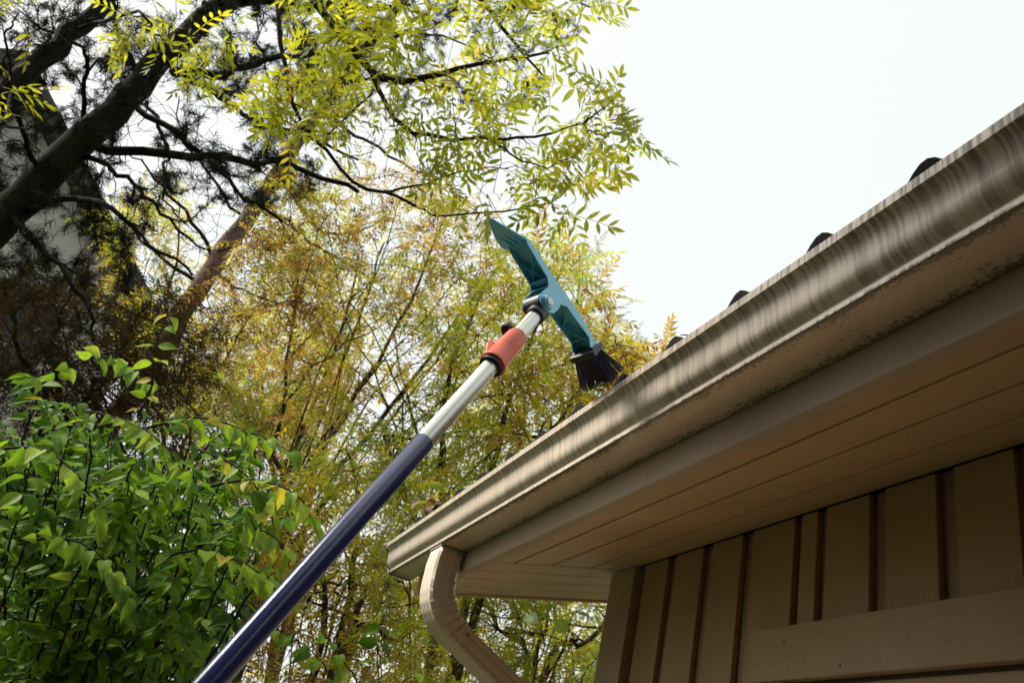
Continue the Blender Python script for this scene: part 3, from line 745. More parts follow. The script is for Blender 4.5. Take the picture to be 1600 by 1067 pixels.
# near pine: thick mossy trunk that crosses the upper left corner
t = Tree(); P0 = at(60, 285, 4.9); P1 = upto(P0, 292, 55); P1 = at(292, 55, np.dot(P1-CAM, fw)*.98)
dirt = (P1-P0)/np.linalg.norm(P1-P0); base = P0 - dirt*(P0[2]/dirt[2]); top = P1 + dirt*3.6
pine = rooted('pine_tree', 'dark mossy pine with the thickest trunk, leaning across the upper left corner', 'tree', base)
b2 = P0-dirt*1.0
tl = t.limb([base, b2, P0, P0*.5+P1*.5+cr*.02, P1, P1+dirt*1.2+cr*.08, top], .118, .055, 34, .012, 14, t.trunk)
def pl(*a): return [at(x, y, d) for x, y, d in a]
for pts, r_a, r_b in (
    (pl((150, 228, 5.3), (215, 236, 5.2), (300, 246, 5.1), (400, 254, 5.0), (470, 262, 4.9), (560, 300, 4.8)), .034, .012),
    (pl((215, 170, 5.5), (290, 222, 5.3), (335, 262, 5.2), (385, 312, 5.1), (440, 345, 5.0)), .022, .008),
    (pl((270, 112, 5.8), (330, 118, 5.6), (380, 104, 5.5), (440, 92, 5.4), (532, 79, 5.3), (600, 95, 5.2)), .036, .010),
    (pl((285, 115, 5.8), (340, 150, 5.6), (400, 190, 5.4), (470, 205, 5.2), (560, 250, 5.0)), .022, .007),
    (pl((320, 12, 6.2), (390, 5, 6.0), (470, 2, 5.8), (560, 14, 5.6), (640, 8, 5.4)), .05, .012),
    (pl((215, 105, 5.8), (195, 75, 5.7), (182, 35, 5.6), (178, -20, 5.5)), .022, .010),
    (pl((130, 195, 5.3), (132, 130, 5.2), (136, 90, 5.1), (100, 60, 5.0), (60, 40, 4.9)), .018, .006),
    (pl((40, 330, 4.8), (110, 310, 4.6), (165, 322, 4.4), (240, 380, 4.3), (300, 430, 4.2)), .022, .006),
    (pl((120, 235, 5.1), (200, 280, 4.9), (250, 330, 4.7), (320, 390, 4.6)), .018, .006),
    (pl((60, 270, 4.9), (30, 200, 4.7), (10, 120, 4.6), (-40, 60, 4.5)), .02, .006),
    (pl((20, 340, 4.7), (80, 400, 4.5), (130, 470, 4.4), (150, 540, 4.3)), .02, .006),
    (pl((230, 160, 5.6), (260, 230, 5.4), (258, 300, 5.2), (290, 350, 5.1)), .014, .005)):
    t.limb(pts, r_a, r_b, 16, .012, 6)
t.grow(np.vstack([crown_pts([(-120, -60), (560, -60), (600, 120), (470, 330), (250, 300), (200, 470), (-100, 480)], 4.4, 6.4, 640)]), .008, .0024, .02, 5, .15, .5, 4, npt=7)
kept = (t.lp, t.la); t.lp, t.la = [], []
t.grow(crown_pts([(-120, -60), (560, -60), (620, 200), (520, 420), (300, 420), (200, 520), (-100, 520)], 4.2, 6.6, 260), .007, .0022, .0, 0, .2, .35, 4, npt=7)
t.lp, t.la = kept
t.trunk.build('trunk', B_dark, pine, smooth=60); t.limbs.build('limb', B_dark, pine, smooth=60); t.twigs.build('twigs', B_dark, pine, smooth=60)
tw_idx = len(t.lp)
def nd_keep(tr, poly):      # needles sit only in the upper part of the pines
    return tr
crown(t, TUFT, .085, .3, M_needle, pine, .0, .5, .8, keep=.75)

# second pine: slim reddish trunk
t = Tree(); P0 = at(268, 520, 6.6); P1 = upto(P0, 392, 330); P2 = upto(P1, 492, 180); P3 = upto(P2, 575, 60)
P3 = P3 + fw*.15; d3 = (P3-P2)/np.linalg.norm(P3-P2); d0 = (P1-P0)/np.linalg.norm(P1-P0); base = P0-d0*(P0[2]/d0[2])
pine2 = rooted('pine_tree', 'slimmer pine with bare reddish brown trunk behind the dark mossy one', 'tree', base)
t.limb([base, P0-d0*1.0, P0, P1, P2, P3, P3+d3*1.5, P3+d3*3.5], .095, .040, 40, .012, 12, t.trunk)
def dep(P): return float(np.dot(P-CAM, fw))
e1, e2, e3 = dep(P1), dep(P2), dep(P3)
for pts, r_a, r_b in (
    (pl((400, 325, e1), (450, 350, e1-.2), (510, 390, e1-.4), (570, 430, e1-.5)), .022, .007),
    (pl((432, 268, e1), (480, 330, e1-.3), (500, 355, e1-.4), (545, 365, e1-.5), (600, 340, e1-.6)), .018, .006),
    (pl((340, 400, e1-.1), (270, 310, e1-.3), (200, 240, e1-.5)), .02, .006),
    (pl((385, 345, e1), (330, 280, e1-.2), (290, 220, e1-.3), (280, 150, e1-.3)), .016, .005),
    (pl((320, 450, e1-.2), (250, 400, e1-.4), (180, 330, e1-.5), (120, 300, e1-.6)), .018, .005),
    (pl((500, 175, e2), (560, 215, e2-.3), (640, 260, e2-.5), (700, 300, e2-.6)), .02, .006),
    (pl((470, 205, e2), (420, 120, e2-.1), (400, 40, e2), (420, -40, e2)), .014, .005),
    (pl((520, 140, e2), (600, 120, e2), (680, 130, e2), (740, 150, e2)), .018, .005),
    (pl((300, 480, e1-.3), (240, 500, e1-.6), (160, 470, e1-.8)), .016, .005),
    (pl((560, 80, e3), (640, 50, e3), (720, 70, e3), (800, 110, e3)), .02, .005),
    (pl((560, 80, e3), (520, 20, e3), (480, -20, e3)), .02, .006),
    (pl((330, 430, e1-.2), (420, 470, e1-.5), (500, 480, e1-.8)), .014, .004)):
    t.limb(pts, r_a, r_b, 14, .015, 6)
low = crown_pts([(150, 180), (420, 120), (700, 250), (640, 400), (480, 500), (200, 480)], 5.6, 7.2, 150)
t.grow(low, .007, .002, .0, 0, .3, .4, 4)
t.lp = []; t.la = []
t.grow(crown_pts([(430, -80), (700, -80), (900, 40), (850, 170), (640, 170), (520, 200), (420, 120)], e3-1.2, e3+.8, 190), .008, .002, .0, 6, .25, .5, 4)
t.trunk.build('trunk', B_red, pine2, smooth=60); t.limbs.build('limb', B_twig, pine2, smooth=60); t.twigs.build('twigs', B_twig, pine2, smooth=60)
crown(t, TUFT, .085, .3, M_needle, pine2, .0, .5, .8)

# ash: yellow-green compound leaves hanging in from above
ASH = [pinnate(4, .30, .34, True, .25, .05, 1), pinnate(5, .29, .32, True, .45, .10, 2), pinnate(4, .32, .34, True, .10, .15, 3)]
M_ash = leaf_mat('yellow_green_ash_leaf', [(0, (.20, .28, .02)), (.35, (.40, .46, .035)), (.8, (.60, .60, .05)), (1, (.66, .52, .08))], .62, .04)
t = Tree(); P0 = at(20, 135, 4.6); P1 = upto(P0, 120, 45); P2 = upto(P1, 190, -25); dd = (P2-P0)/np.linalg.norm(P2-P0)
base = P0-dd*(P0[2]/dd[2])
ash = rooted('ash_tree', 'slender ash with yellow green compound leaves hanging across the top against the sky', 'tree', base)
t.limb([base, P0-dd*1.2, P0, P1, P2, P2+dd*.8, P2+dd*2], .075, .035, 24, .01, 10, t.trunk)
top = P2+dd*.8
D = 4.0
for pts, r_a, r_b in (
    ([top] + pl((300, -150, 4.4), (430, -60, 4.2), (574, 101, 4.0), (615, 126, 4.0), (675, 120, 3.9), (740, 103, 3.9), (825, 90, 3.9), (866, 75, 3.8)), .03, .004),
    ([top] + pl((380, -160, 4.5), (560, -110, 4.3), (700, -40, 4.2), (757, 7, 4.1), (802, 67, 4.0), (850, 120, 3.9)), .028, .004),
    (pl((430, -60, 4.2), (440, 80, 4.0), (470, 190, 3.9), (510, 206, 3.9), (585, 142, 3.9)), .014, .003),
    (pl((574, 101, 4.0), (620, 190, 3.9), (682, 214, 3.8), (750, 214, 3.7), (799, 217, 3.7), (850, 211, 3.6), (907, 193, 3.6), (941, 169, 3.5), (964, 150, 3.5)), .012, .0025),
    (pl((907, 193, 3.6), (920, 204, 3.55), (937, 210, 3.5), (962, 208, 3.5), (986, 199, 3.45)), .005, .002),
    (pl((750, 214, 3.7), (772, 221, 3.7), (810, 251, 3.65), (862, 259, 3.6), (904, 240, 3.6)), .007, .002),
    (pl((470, 190, 3.9), (560, 290, 4.0), (637, 294, 4.0), (712, 274, 3.9), (806, 259, 3.8)), .01, .002),
    (pl((560, 290, 4.0), (620, 310, 4.0), (660, 325, 4.0), (682, 334, 4.0), (799, 330, 3.9), (862, 315, 3.8), (900, 281, 3.8)), .009, .002),
    (pl((700, -40, 4.2), (800, -20, 4.1), (870, -10, 4.0), (925, 12, 3.9)), .012, .003),
    ([P1] + pl((210, 20, 4.2), (250, 60, 4.1), (290, 80, 4.0)), .012, .003),
    ([P0] + pl((10, 60, 4.3), (30, 20, 4.2)), .01, .003),
    ([P0] + pl((10, 190, 4.2), (40, 200, 4.1), (70, 190, 4.0)), .01, .003)):
    t.limb(pts, r_a, r_b, 18, .006, 6)
tg = [crown_pts([(560, -60), (930, -60), (920, 20), (890, 60), (880, 130), (860, 180), (870, 260), (820, 320), (700, 320), (640, 240), (560, 120)], 3.5, 4.3, 190),
      crown_pts([(430, -60), (600, -60), (620, 180), (600, 250), (520, 210), (430, 170)], 3.6, 4.3, 75),
      crown_pts([(850, 250), (940, 180), (930, 290), (880, 340)], 3.5, 3.9, 26),
      crown_pts([(905, 125), (960, 120), (995, 195), (965, 210), (910, 215)], 3.4, 3.6, 44), crown_pts([(960, 150), (998, 190), (980, 212), (950, 200)], 3.4, 3.55, 10),
      crown_pts([(880, -20), (935, -20), (925, 35), (890, 20)], 3.8, 4.1, 8),
      crown_pts([(195, 0), (340, 20), (370, 110), (250, 120), (190, 90)], 3.9, 4.3, 26),
      crown_pts([(-30, -20), (60, -20), (50, 60), (-30, 50)], 4.0, 4.3, 8), crown_pts([(-20, 120), (30, 120), (70, 180), (30, 190), (-20, 170)], 4.0, 4.2, 6),
      crown_pts([(410, 110), (520, 90), (520, 220), (440, 210)], 3.8, 4.1, 18)]
t.grow(np.vstack(tg), .005, .0014, .0, 6, .3, .4, 4, npt=6)
t.trunk.build('trunk', B_dark, ash, smooth=60); t.limbs.build('limb', B_twig, ash, smooth=60); t.twigs.build('twigs', B_twig, ash, smooth=60)
crown(t, ASH, .195, .25, M_ash, ash, .35, .45, .45, keep=.30)

# autumn rowans and thicket behind
ROW = [pinnate(6, .27, .24, False, .3, .15, 11), pinnate(7, .26, .22, False, .6, .35, 12), pinnate(6, .30, .24, False, .15, .25, 13), pinnate(5, .26, .25, False, .9, .6, 14)]
M_row_yellow = leaf_mat('yellow_green_rowan_leaf', [(0, (.30, .42, .06)), (.35, (.54, .60, .07)), (.7, (.78, .66, .07)), (.9, (.60, .30, .07)), (1, (.30, .12, .06))], .66, .03)
M_row_olive = leaf_mat('olive_brown_rowan_leaf', [(0, (.30, .42, .06)), (.4, (.58, .58, .09)), (.65, (.66, .50, .10)), (.85, (.44, .21, .10)), (1, (.20, .09, .06))], .66, .03)
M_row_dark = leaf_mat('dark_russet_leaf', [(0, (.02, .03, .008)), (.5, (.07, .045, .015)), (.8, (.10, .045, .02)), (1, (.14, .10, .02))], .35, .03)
M_row_red = leaf_mat('rusty_rowan_leaf', [(0, (.30, .42, .05)), (.35, (.62, .62, .08)), (.65, (.72, .54, .09)), (.85, (.50, .22, .10)), (1, (.26, .13, .12))], .66, .03)
def mid_tree(name, label, basepx, bd, stems, polys, mat, size, nleaf, gap=None, rm_=.007, bark=None, group=None, templates=None, droop=.14, keep=1.0, stem_r=.03, svar=.3):
    bark = bark or B_grey
    b = at(basepx[0], basepx[1], bd); base = np.array([b[0], b[1], 0.0])
    t = Tree(); o = rooted(name, label, 'tree', base, group)
    for k, st in enumerate(stems):
        pts = [base + np.array([.08*math.cos(k*2.4), .08*math.sin(k*2.4), 0])] + pl(*st)
        t.limb(pts, stem_r*rng.uniform(.8, 1.1), stem_r*.22, 16, .012, 6, t.trunk)
    for poly, d0, d1, n in polys:
        t.grow(crown_pts(poly, d0, d1, n), rm_, .0015, .05, nleaf, .25, .45, 4, leaf_gap=gap)
    for poly, d0, d1, n in polys:          # long thin branches that cross one another
        e_ = crown_pts(poly, d0, d1, max(6, n//7)); P_ = np.array(t.P); R_ = np.array(t.Rr)
        for q_ in e_:
            k_ = int(rng.integers(len(P_)//6, len(P_)))
            if np.linalg.norm(P_[k_]-q_) < 2.6: t.limb([P_[k_], (P_[k_]+q_)/2+rng.normal(0, .12, 3)+np.array([0, 0, .08]), q_], min(.009, R_[k_]*.6), .002, 10, .012, 4, t.twigs)
    k0 = len(t.lp)
    for poly, d0, d1, n in polys: t.grow(crown_pts(poly, d0, d1, int(n*.7)), rm_*.8, .0016, .05, 0, .25, .5, 4)
    t.trunk.build('trunk', bark, o, smooth=60); t.twigs.build('twigs', B_twig, o, smooth=60)
    crown(t, templates or ROW, size, svar, mat, o, droop, .75, .6, keep=keep, tones=lambda p: np.clip(.5+.42*np.sin(p[:, 0]*2.3+1.3*np.sin(p[:, 2]*2.1)+p[:, 1]*1.7)*rng.uniform(.2, 1, len(p))+rng.normal(0, .2, len(p)), 0, 1))
    return o
GR = 'autumn rowans behind the tool'
mid_tree('rowan_tree', 'autumn rowan with fanning grey stems and mixed yellow brown leaves left of the pole', (400, 1010), 5.6,
    [((430, 860, 5.6), (480, 740, 5.7), (560, 610, 5.8), (640, 470, 5.9), (700, 330, 6.0)), ((440, 850, 5.7), (540, 720, 5.9), (640, 600, 6.0), (730, 480, 6.1), (800, 380, 6.2)),
     ((420, 850, 5.5), (430, 700, 5.5), (450, 560, 5.6), (470, 400, 5.7)), ((410, 880, 5.8), (440, 760, 6.0), (520, 560, 6.2), (560, 400, 6.3)), ((460, 850, 5.6), (590, 740, 5.6), (680, 660, 5.6), (760, 580, 5.6))],
    [([(420, 300), (600, 250), (720, 290), (830, 380), (800, 480), (700, 600), (620, 720), (480, 720), (420, 520)], 5.0, 6.6, 230), ([(330, 330), (470, 260), (520, 400), (400, 500), (300, 480)], 5.0, 6.0, 24)], M_row_olive, .205, 6, group=GR)
mid_tree('rowan_tree', 'yellow green rowan behind the brush and above the gutter', (720, 1120), 5.0,
    [((740, 900, 5.0), (770, 720, 5.0), (820, 560, 5.1), (870, 440, 5.2)), ((700, 900, 5.1), (690, 760, 5.1), (700, 600, 5.2), (760, 440, 5.3)), ((760, 900, 4.9), (830, 740, 4.9), (900, 620, 4.9), (960, 540, 4.9)), ((690, 920, 4.8), (640, 800, 4.8), (600, 680, 4.9))],
    [([(760, 400), (870, 360), (930, 460), (990, 550), (960, 640), (800, 740), (640, 820), (600, 700), (700, 560)], 4.5, 5.9, 210), ([(940, 560), (1050, 530), (1120, 540), (1000, 660)], 4.6, 5.4, 22)], M_row_yellow, .215, 6, group=GR)
mid_tree('rowan_tree', 'olive rowan tangled round the foot of the reddish pine trunk', (230, 1000), 7.6,
    [((240, 800, 7.6), (250, 640, 7.6), (260, 480, 7.6), (280, 350, 7.7)), ((250, 800, 7.5), (320, 620, 7.5), (400, 480, 7.5)), ((220, 800, 7.7), (190, 620, 7.7), (180, 460, 7.7), (200, 330, 7.7))],
    [([(150, 330), (230, 280), (300, 330), (290, 470), (420, 520), (480, 600), (450, 680), (300, 660), (180, 560)], 6.9, 8.4, 170), ([(330, 420), (480, 330), (560, 480), (540, 700), (420, 740), (300, 640)], 6.6, 8.2, 180), ([(240, 590), (500, 590), (500, 760), (300, 780)], 6.2, 7.6, 120)], M_row_olive, .20, 6, group=GR)
mid_tree('rowan_tree', 'rusty red and yellow rowan low between the pole and the gutter end', (520, 1180), 4.3,
    [((530, 1000, 4.3), (550, 900, 4.3), (560, 780, 4.3), (540, 700, 4.3)), ((540, 1000, 4.3), (600, 920, 4.3), (640, 830, 4.3)), ((500, 1000, 4.3), (460, 900, 4.4), (440, 800, 4.5)), ((540, 1040, 4.2), (620, 1000, 4.2), (680, 960, 4.2))],
    [([(430, 720), (560, 700), (680, 760), (640, 860), (680, 960), (700, 1090), (420, 1090), (380, 900)], 3.7, 5.0, 170)], M_row_red, .20, 6, group=GR)
mid_tree('rowan_tree', 'bright yellow rowan seen below the gable overhang behind the downspout', (820, 1250), 5.2,
    [((830, 1080, 5.2), (850, 980, 5.2), (880, 880, 5.2)), ((820, 1080, 5.2), (780, 980, 5.2), (740, 880, 5.2)), ((840, 1080, 5.1), (920, 1000, 5.1), (980, 920, 5.1))],
    [([(600, 860), (1000, 860), (1000, 1140), (620, 1140)], 4.5, 6.2, 200)], M_row_yellow, .21, 7, group=GR)
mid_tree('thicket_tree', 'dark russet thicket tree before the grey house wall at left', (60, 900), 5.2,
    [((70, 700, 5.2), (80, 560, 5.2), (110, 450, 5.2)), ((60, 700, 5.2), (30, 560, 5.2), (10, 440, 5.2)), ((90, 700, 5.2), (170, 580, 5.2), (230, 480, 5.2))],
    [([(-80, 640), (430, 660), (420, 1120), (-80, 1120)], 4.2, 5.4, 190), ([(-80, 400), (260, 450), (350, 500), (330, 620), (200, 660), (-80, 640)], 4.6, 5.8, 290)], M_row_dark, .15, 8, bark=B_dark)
SMALL = [pinnate(5, .34, .26, False, .3, .2, 21), pinnate(6, .32, .24, False, .5, .4, 22)]
M_far = leaf_mat('distant_yellow_leaf', [(0, (.42, .46, .08)), (.5, (.70, .64, .10)), (1, (.68, .46, .13))], .66, .03)
M_pale = leaf_mat('glow_paled_leaf', [(0, (.30, .28, .14)), (.6, (.50, .44, .24)), (1, (.58, .48, .30))], .6, .02)  # sky glow and haze put into the pale leaf colour
mid_tree('birch_tree', 'tall distant yellow birch filling the gaps behind the rowans', (450, 1150), 11.0,
    [((460, 900, 11), (500, 700, 11.2), (560, 500, 11.4), (600, 380, 11.5)), ((440, 900, 11), (420, 700, 11), (400, 540, 11)), ((480, 900, 11), (640, 760, 11), (760, 640, 11))],
    [([(200, 440), (420, 380), (640, 360), (800, 480), (860, 620), (660, 800), (640, 1100), (180, 1100)], 9.5, 12.5, 210)], M_far, .26, 8, rm_=.012, stem_r=.06, templates=SMALL)
mid_tree('birch_tree', 'yellow birch in the distance between downspout and corner board', (860, 1250), 9.0,
    [((860, 1080, 9), (870, 980, 9), (850, 860, 9)), ((880, 1080, 9), (940, 980, 9), (980, 900, 9))],
    [([(600, 820), (1010, 820), (1010, 1150), (600, 1150)], 8, 10, 90)], M_far, .24, 9, rm_=.012, stem_r=.05, templates=SMALL)
mid_tree('birch_tree', 'pale thin distant birch fading into the bright sky right of the blue head', (880, 900), 16.0,
    [((885, 700, 16), (895, 560, 16), (905, 440, 16), (905, 390, 16)), ((890, 700, 16), (930, 580, 16), (960, 500, 16)), ((880, 700, 16), (850, 580, 16), (860, 470, 16))],
    [([(830, 440), (880, 380), (935, 375), (950, 460), (1010, 540), (1000, 600), (860, 620)], 14.5, 17.5, 120)], M_pale, .26, 6, rm_=.012, stem_r=.06, templates=SMALL)

# ------------------------------------------------------------------ green shrub, lower left
def ovate(n=5, w=.56, tipw=1.0, fold=.16, droop=.22, seed=0):
    r = np.random.default_rng(seed); xs = [0, .06, .20, .38, .56, .74, .88, 1.0]; ws = [0, .22, .44, .50, .42, .25, .10, 0]
    V = []; uv = []; Fc = []
    cur = r.normal(0, .03)
    for i, (x_, w_) in enumerate(zip(xs, ws)):
        zc = -droop*x_**1.8; yc = cur*math.sin(x_*3)
        hw = w*w_
        for s in (-1, -.5, 0, .5, 1):
            V.append((x_, yc+s*hw+(0 if i in (0, 7) else 0), zc+abs(s)*hw*fold*2 + (.012*math.sin(i*2.1+s*4+seed) if abs(s) == 1 else 0))); uv.append((x_, s*hw/(w*.5)))
    for i in range(len(xs)-1):
        for k in range(4):
            a = i*5+k; Fc.append((a, a+5, a+6, a+1))
    return np.array(V), Fc, np.array(uv)
OV = [ovate(seed=i, droop=dr, fold=fo, w=w) for i, (dr, fo, w) in enumerate(((.18, .14, .58), (.35, .22, .62), (.08, .10, .54), (.5, .28, .60)))]
def leafset(name, mat, parent, pos, ax, up, size, tone, shapes=OV):
    """joined leaf mesh with UVs for the veins"""
    n = len(pos); which = rng.integers(0, len(shapes), n); fr = frames(ax, up)*size[:, None, None]
    V = []; F_ = []; UV = []; T = []; o = 0
    for i in range(n):
        tv, tf, uv = shapes[which[i]]
        V.append(tv @ fr[i].T + pos[i]); F_ += [tuple(q+o for q in f) for f in tf]; o += len(tv)
        fl_ = np.concatenate([np.array(f) for f in tf]); UV.append(uv[fl_]); T += [tone[i]]*len(tf)
    mb = MB(); mb.v = [np.vstack(V)]; mb.f = F_; mb.tone = T; mb.uv = np.vstack(UV); mb.n = o
    return mb.build(name, mat, parent, smooth=180)
M_bush = leaf_mat('green_shrub_leaf', [(0, (.02, .07, .01)), (.35, (.08, .22, .015)), (.7, (.28, .48, .035)), (.93, (.50, .64, .08)), (1, (.62, .52, .06))], .42, .02, .5, True, .85)
def leafy_plant(name, label, cat, base, sprays, mat, lsize, gap, tonef, stem_r=.004, narrow=False, hang=.55, group=None, shapes=OV, extra=None, stem_mat=None):
    o = rooted(name, label, cat, base, group); st = MB(); pos = []; ax = []; up = []; sz = []; tn = []
    for spx, opt in sprays:
        l = smooth_line(spx, 14, .002); L = np.sum(np.linalg.norm(np.diff(l, axis=0), axis=1)); st.tube(l, np.linspace(stem_r*opt.get('r', 1), .0012, 14), 5)
        n = max(3, int(L*opt.get('lf', 1.0)/gap)); t0 = opt.get('t0', .15)
        for k in range(n):
            u = t0 + (1-t0)*k/(n-1); i = min(int(u*13), 12); f = u*13-i; p = l[i]*(1-f)+l[i+1]*f
            d = l[i+1]-l[i]; d /= np.linalg.norm(d)
            sd_ = np.cross(d, (0, 0, 1.0)); sd_ /= np.linalg.norm(sd_)+1e-9
            for s in ((1, -1) if opt.get('pair', True) else ((1,) if k % 2 else (-1,))):
                if rng.random() < .1: continue
                a = sd_*s*.75 + d*.45 + np.array([0, 0, -hang]) + rng.normal(0, .22, 3)
                pos.append(p + a/np.linalg.norm(a)*.006); ax.append(a); up.append(np.array([0, 0, .8]) + (CAM-p)*.18 + rng.normal(0, .35, 3))
                sz.append(lsize*(.62+.5*math.sin(min(1, u*1.1)*2.6))*rng.uniform(.8, 1.15)*opt.get('s', 1)); tn.append(np.clip(tonef(p, opt)+rng.normal(0, .14), 0, 1))
    st.build('stems', stem_mat or B_twig, o, smooth=60)
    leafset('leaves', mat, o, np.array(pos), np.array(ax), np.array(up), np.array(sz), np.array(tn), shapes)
    return o
sprays = []
rp = poly_pts([(-60, 585), (120, 575), (215, 640), (330, 650), (455, 690), (485, 770), (460, 860), (390, 960), (330, 1110), (-60, 1110)], 185)
bush_base = at(150, 1000, 2.5); bush_base[2] = 0
for px_, py_ in rp:
    d = rng.uniform(1.95, 2.9); tip = at(px_, py_, d); ctr_ = at(150, 980, 2.6); v = tip-ctr_
    s0 = tip - v/np.linalg.norm(v)*rng.uniform(.2, .36) + np.array([0, 0, -.16]) + rng.normal(0, .05, 3); mid = (s0+tip)/2 + np.array([0, 0, rng.uniform(.03, .10)])
    sprays.append(([s0, mid, tip], {'d': d, 's': rng.uniform(.8, 1.1)}))
for px_, py_ in poly_pts([(-80, 640), (200, 680), (400, 740), (400, 900), (330, 1160), (-80, 1160)], 210):
    d = rng.uniform(2.9, 3.5); tip = at(px_, py_, d); s0 = tip + np.array([0, 0, -.28]) + rng.normal(0, .09, 3)
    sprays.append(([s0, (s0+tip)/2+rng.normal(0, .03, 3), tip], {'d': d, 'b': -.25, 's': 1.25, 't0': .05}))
for pts, op in ((pl((215, 650, 2.25), (236, 605, 2.2), (243, 545, 2.18), (262, 494, 2.15)), {'b': .35, 's': .8, 't0': .1}),
                (pl((220, 672, 2.2), (300, 650, 2.15), (380, 672, 2.1), (452, 705, 2.1)), {'b': .3}),
                (pl((-20, 705, 1.9), (60, 700, 1.85), (125, 745, 1.8), (152, 808, 1.78)), {'b': .25}),
                (pl((240, 880, 2.0), (300, 860, 1.95), (370, 875, 1.9), (420, 905, 1.9)), {'b': .3}),
                (pl((120, 640, 2.3), (200, 660, 2.2), (260, 700, 2.1), (300, 760, 2.05)), {'b': .25}),
                (pl((300, 700, 2.3), (370, 730, 2.2), (420, 790, 2.15), (430, 850, 2.1)), {'b': .35}),
                (pl((330, 760, 2.2), (400, 750, 2.15), (460, 770, 2.1), (490, 820, 2.1)), {'b': .35}),
                (pl((330, 820, 2.1), (390, 820, 2.05), (440, 850, 2.0), (455, 900, 2.0)), {'b': .3}),
                (pl((60, 600, 2.5), (130, 560, 2.4), (190, 565, 2.35), (230, 600, 2.3)), {'b': .2}),
                (pl((30, 850, 2.0), (100, 840, 1.9), (160, 870, 1.85), (200, 930, 1.82)), {'b': .2})):
    sprays.append((pts, op))
for k in range(10):       # main stems from the root
    e = at(rng.uniform(20, 400), rng.uniform(700, 1000), rng.uniform(2.2, 2.8)); sprays.append(([bush_base+rng.normal(0, .1, 3)*np.array([1, 1, 0]), (bush_base+e)/2+rng.normal(0, .08, 3), e], {'r': 3, 't0': .6}))
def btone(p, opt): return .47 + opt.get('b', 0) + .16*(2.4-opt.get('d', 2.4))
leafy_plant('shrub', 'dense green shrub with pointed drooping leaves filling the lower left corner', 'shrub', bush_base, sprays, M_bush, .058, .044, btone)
# leafy shoots in front of the rowans
rb_ = at(520, 1200, 3.0); rb_[2] = 0
leafy_plant('shrub', 'small green leafy shoots at the bottom edge beside the blue pole', 'shrub', rb_,
    [(pl((560, 1130, 3.0), (520, 1060, 2.95), (480, 1010, 2.9), (440, 985, 2.9)), {'b': .1}), (pl((560, 1130, 3.0), (560, 1070, 2.9), (530, 1020, 2.9), (505, 990, 2.9)), {'b': .2}), (pl((580, 1130, 3.0), (610, 1080, 3.0), (650, 1050, 3.0)), {'b': .1}),
     (pl((600, 1130, 3.2), (590, 1030, 3.2), (600, 960, 3.2)), {'b': .0}), ([rb_, at(560, 1130, 3.0)], {'r': 2, 't0': .8})], M_bush, .075, .07, btone)
rb_ = at(860, 1300, 2.9); rb_[2] = 0
RND = [ovate(seed=9, w=.78, droop=.12, fold=.08), ovate(seed=10, w=.72, droop=.3, fold=.12)]
M_shoot = leaf_mat('pale_green_shoot_leaf', [(0, (.10, .20, .03)), (.6, (.20, .32, .07)), (1, (.30, .40, .12))], .45, .04, .4, True)
leafy_plant('young_poplar', 'young shoot with rounded pale green leaves behind the downspout', 'sapling', rb_,
    [(pl((830, 1130, 2.9), (835, 1060, 2.9), (850, 1000, 2.9), (830, 930, 2.9)), {'pair': False}), (pl((850, 1130, 2.9), (860, 1060, 2.85), (880, 1010, 2.85), (895, 955, 2.85)), {'pair': False}),
     (pl((870, 1120, 2.9), (910, 1060, 2.9), (935, 1020, 2.9)), {'pair': False}), ([rb_, at(850, 1130, 2.9)], {'r': 2, 't0': .9})], M_shoot, .078, .085, lambda p, o: .55, shapes=RND, hang=.2)

# ------------------------------------------------------------------ dry leaves and a twig lying on the roof edge
M_dry = leaf_mat('dry_brown_leaf', [(0, (.10, .05, .03)), (.6, (.24, .13, .07)), (1, (.34, .22, .12))], .3, .05)
for i in range(8):
    p_ = np.array(hp(-4.27+.04*i+rng.normal(0, .012), 1.035+rng.normal(0, .03), 1.418+rng.normal(0, .008)))
    dl = thing('dry_leaf', 'curled dry brown leaf caught on the roof corner above the gutter end', 'dry leaf', tuple(p_), 'dry leaves on the roof corner')
    leafset('blade', M_dry, dl, p_[None, :], rng.normal(0, 1, (1, 3))*np.array([1, 1, .5]), np.array([[0, 0, 1.0]])+rng.normal(0, .6, (1, 3)), np.full(1, .045), rng.random(1))
tw = MB(); tw.tube(smooth_line([at(1090, 529, 1.42), at(1076, 524, 1.43), at(1064, 523, 1.44)], 6), np.linspace(.0015, .0008, 6), 5)
two = tw.build('twig', B_twig, None, smooth=60); tag(two, 'thin bare twig poking over the gutter rim against the sky', 'twig')

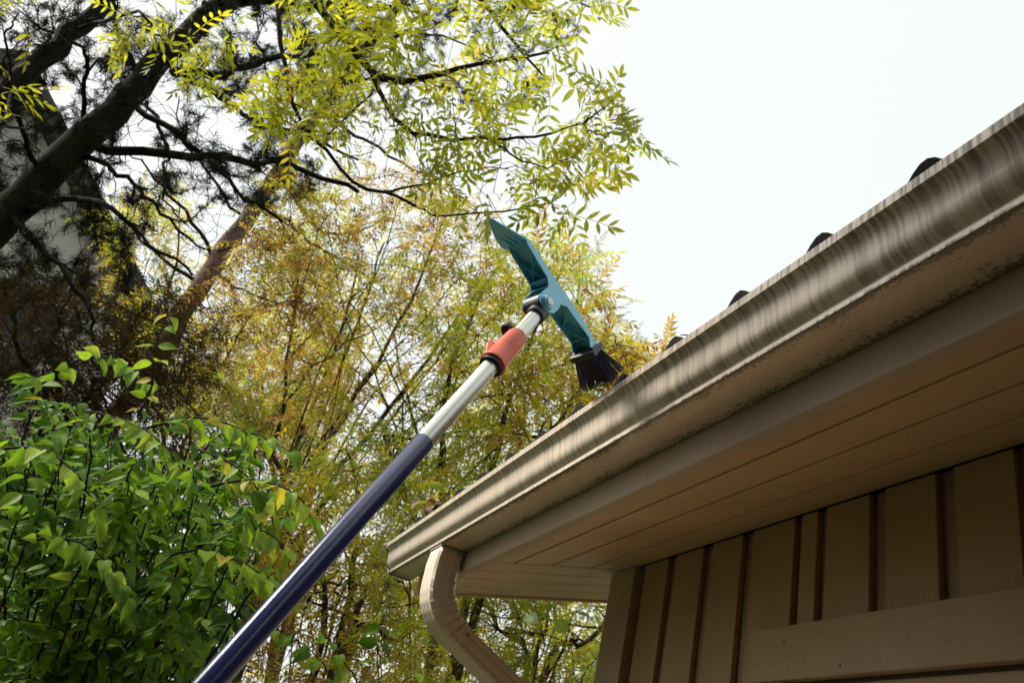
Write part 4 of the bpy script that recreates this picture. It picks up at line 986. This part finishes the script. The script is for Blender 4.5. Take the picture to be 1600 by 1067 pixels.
# ------------------------------------------------------------------ grey house far left
dirh = np.array([-math.cos(R(17)), -math.sin(R(17)), 0]); rh = np.cross(dirh, (0, 0, 1.0))
HD = 12.0
def onh(px, py, d=HD):
    r_ = ray(px, py); t_ = d/np.dot(r_, dirh); P = CAM+r_*t_; return float(np.dot(P, rh)), float(P[2])
A = onh(92, 262); B = onh(190, 450); sl_ = (A[1]-B[1])/(B[0]-A[0])
rx = A[0]-1.1; rz = A[1]+1.1*sl_; ex = B[0]+.5; ez = B[1]-.5*sl_
def hw(x_, z_, d=0): return dirh*(HD+d) + rh*x_ + np.array([0, 0, z_])
M_grey_w = plain_mat('grey_render', (.40, .39, .36), .85, 0, .12, 0, 3, .1); M_roofd = plain_mat('dark_slate', (.03, .026, .028), .7, 0, .2, 0, 9, .2)
gh = thing('grey_house', 'grey steep gabled house half hidden behind the pines at far left', 'house', tuple(hw(rx, 0)))
w = MB(); lx = 2*rx-ex; w.prism([hw(lx, 0), hw(ex, 0), hw(ex, ez), hw(rx, rz), hw(lx, ez)], dirh, 8); w.build('wall', M_grey_w, gh)
rf = MB()
for sg, xe in ((1, ex+.3), (-1, lx-.3)):
    ze = ez-.3*sl_
    rf.prism([hw(rx, rz+.02, -.35), hw(xe, ze+.02, -.35), hw(xe, ze+.24, -.35), hw(rx, rz+.30, -.35)], dirh, 8.7)
rfo = rf.build('roof', M_roofd, gh)
c0 = onh(-60, 235, HD+1.0); c1 = onh(74, 222, HD+1.0)
cm = MB()
for z0_, z1_, gx in ((-2.2, -.42, 0), (-.41, -.34, .05), (-.335, -.19, .02), (-.185, -.11, .06), (-.105, 0, .03)):
    P = [hw(c0[0]-gx, c1[1]+z0_, 1.0-gx), hw(c1[0]+gx, c1[1]+z0_, 1.0-gx), hw(c1[0]+gx, c1[1]+z1_, 1.0-gx), hw(c0[0]-gx, c1[1]+z1_, 1.0-gx)]
    cm.prism(P, dirh, .8+2*gx)
cm.build('chimney', M_grey_w, rfo)
wn = MB(); wx, wz = onh(20, 520); wn.prism([hw(wx-.45, wz-.6, -.03), hw(wx+.45, wz-.6, -.03), hw(wx+.45, wz+.6, -.03), hw(wx-.45, wz+.6, -.03)], dirh, .05); wno = wn.build('window', M_roofd, gh)

for o in bpy.data.objects:
    if '_o' in o: del o['_o']
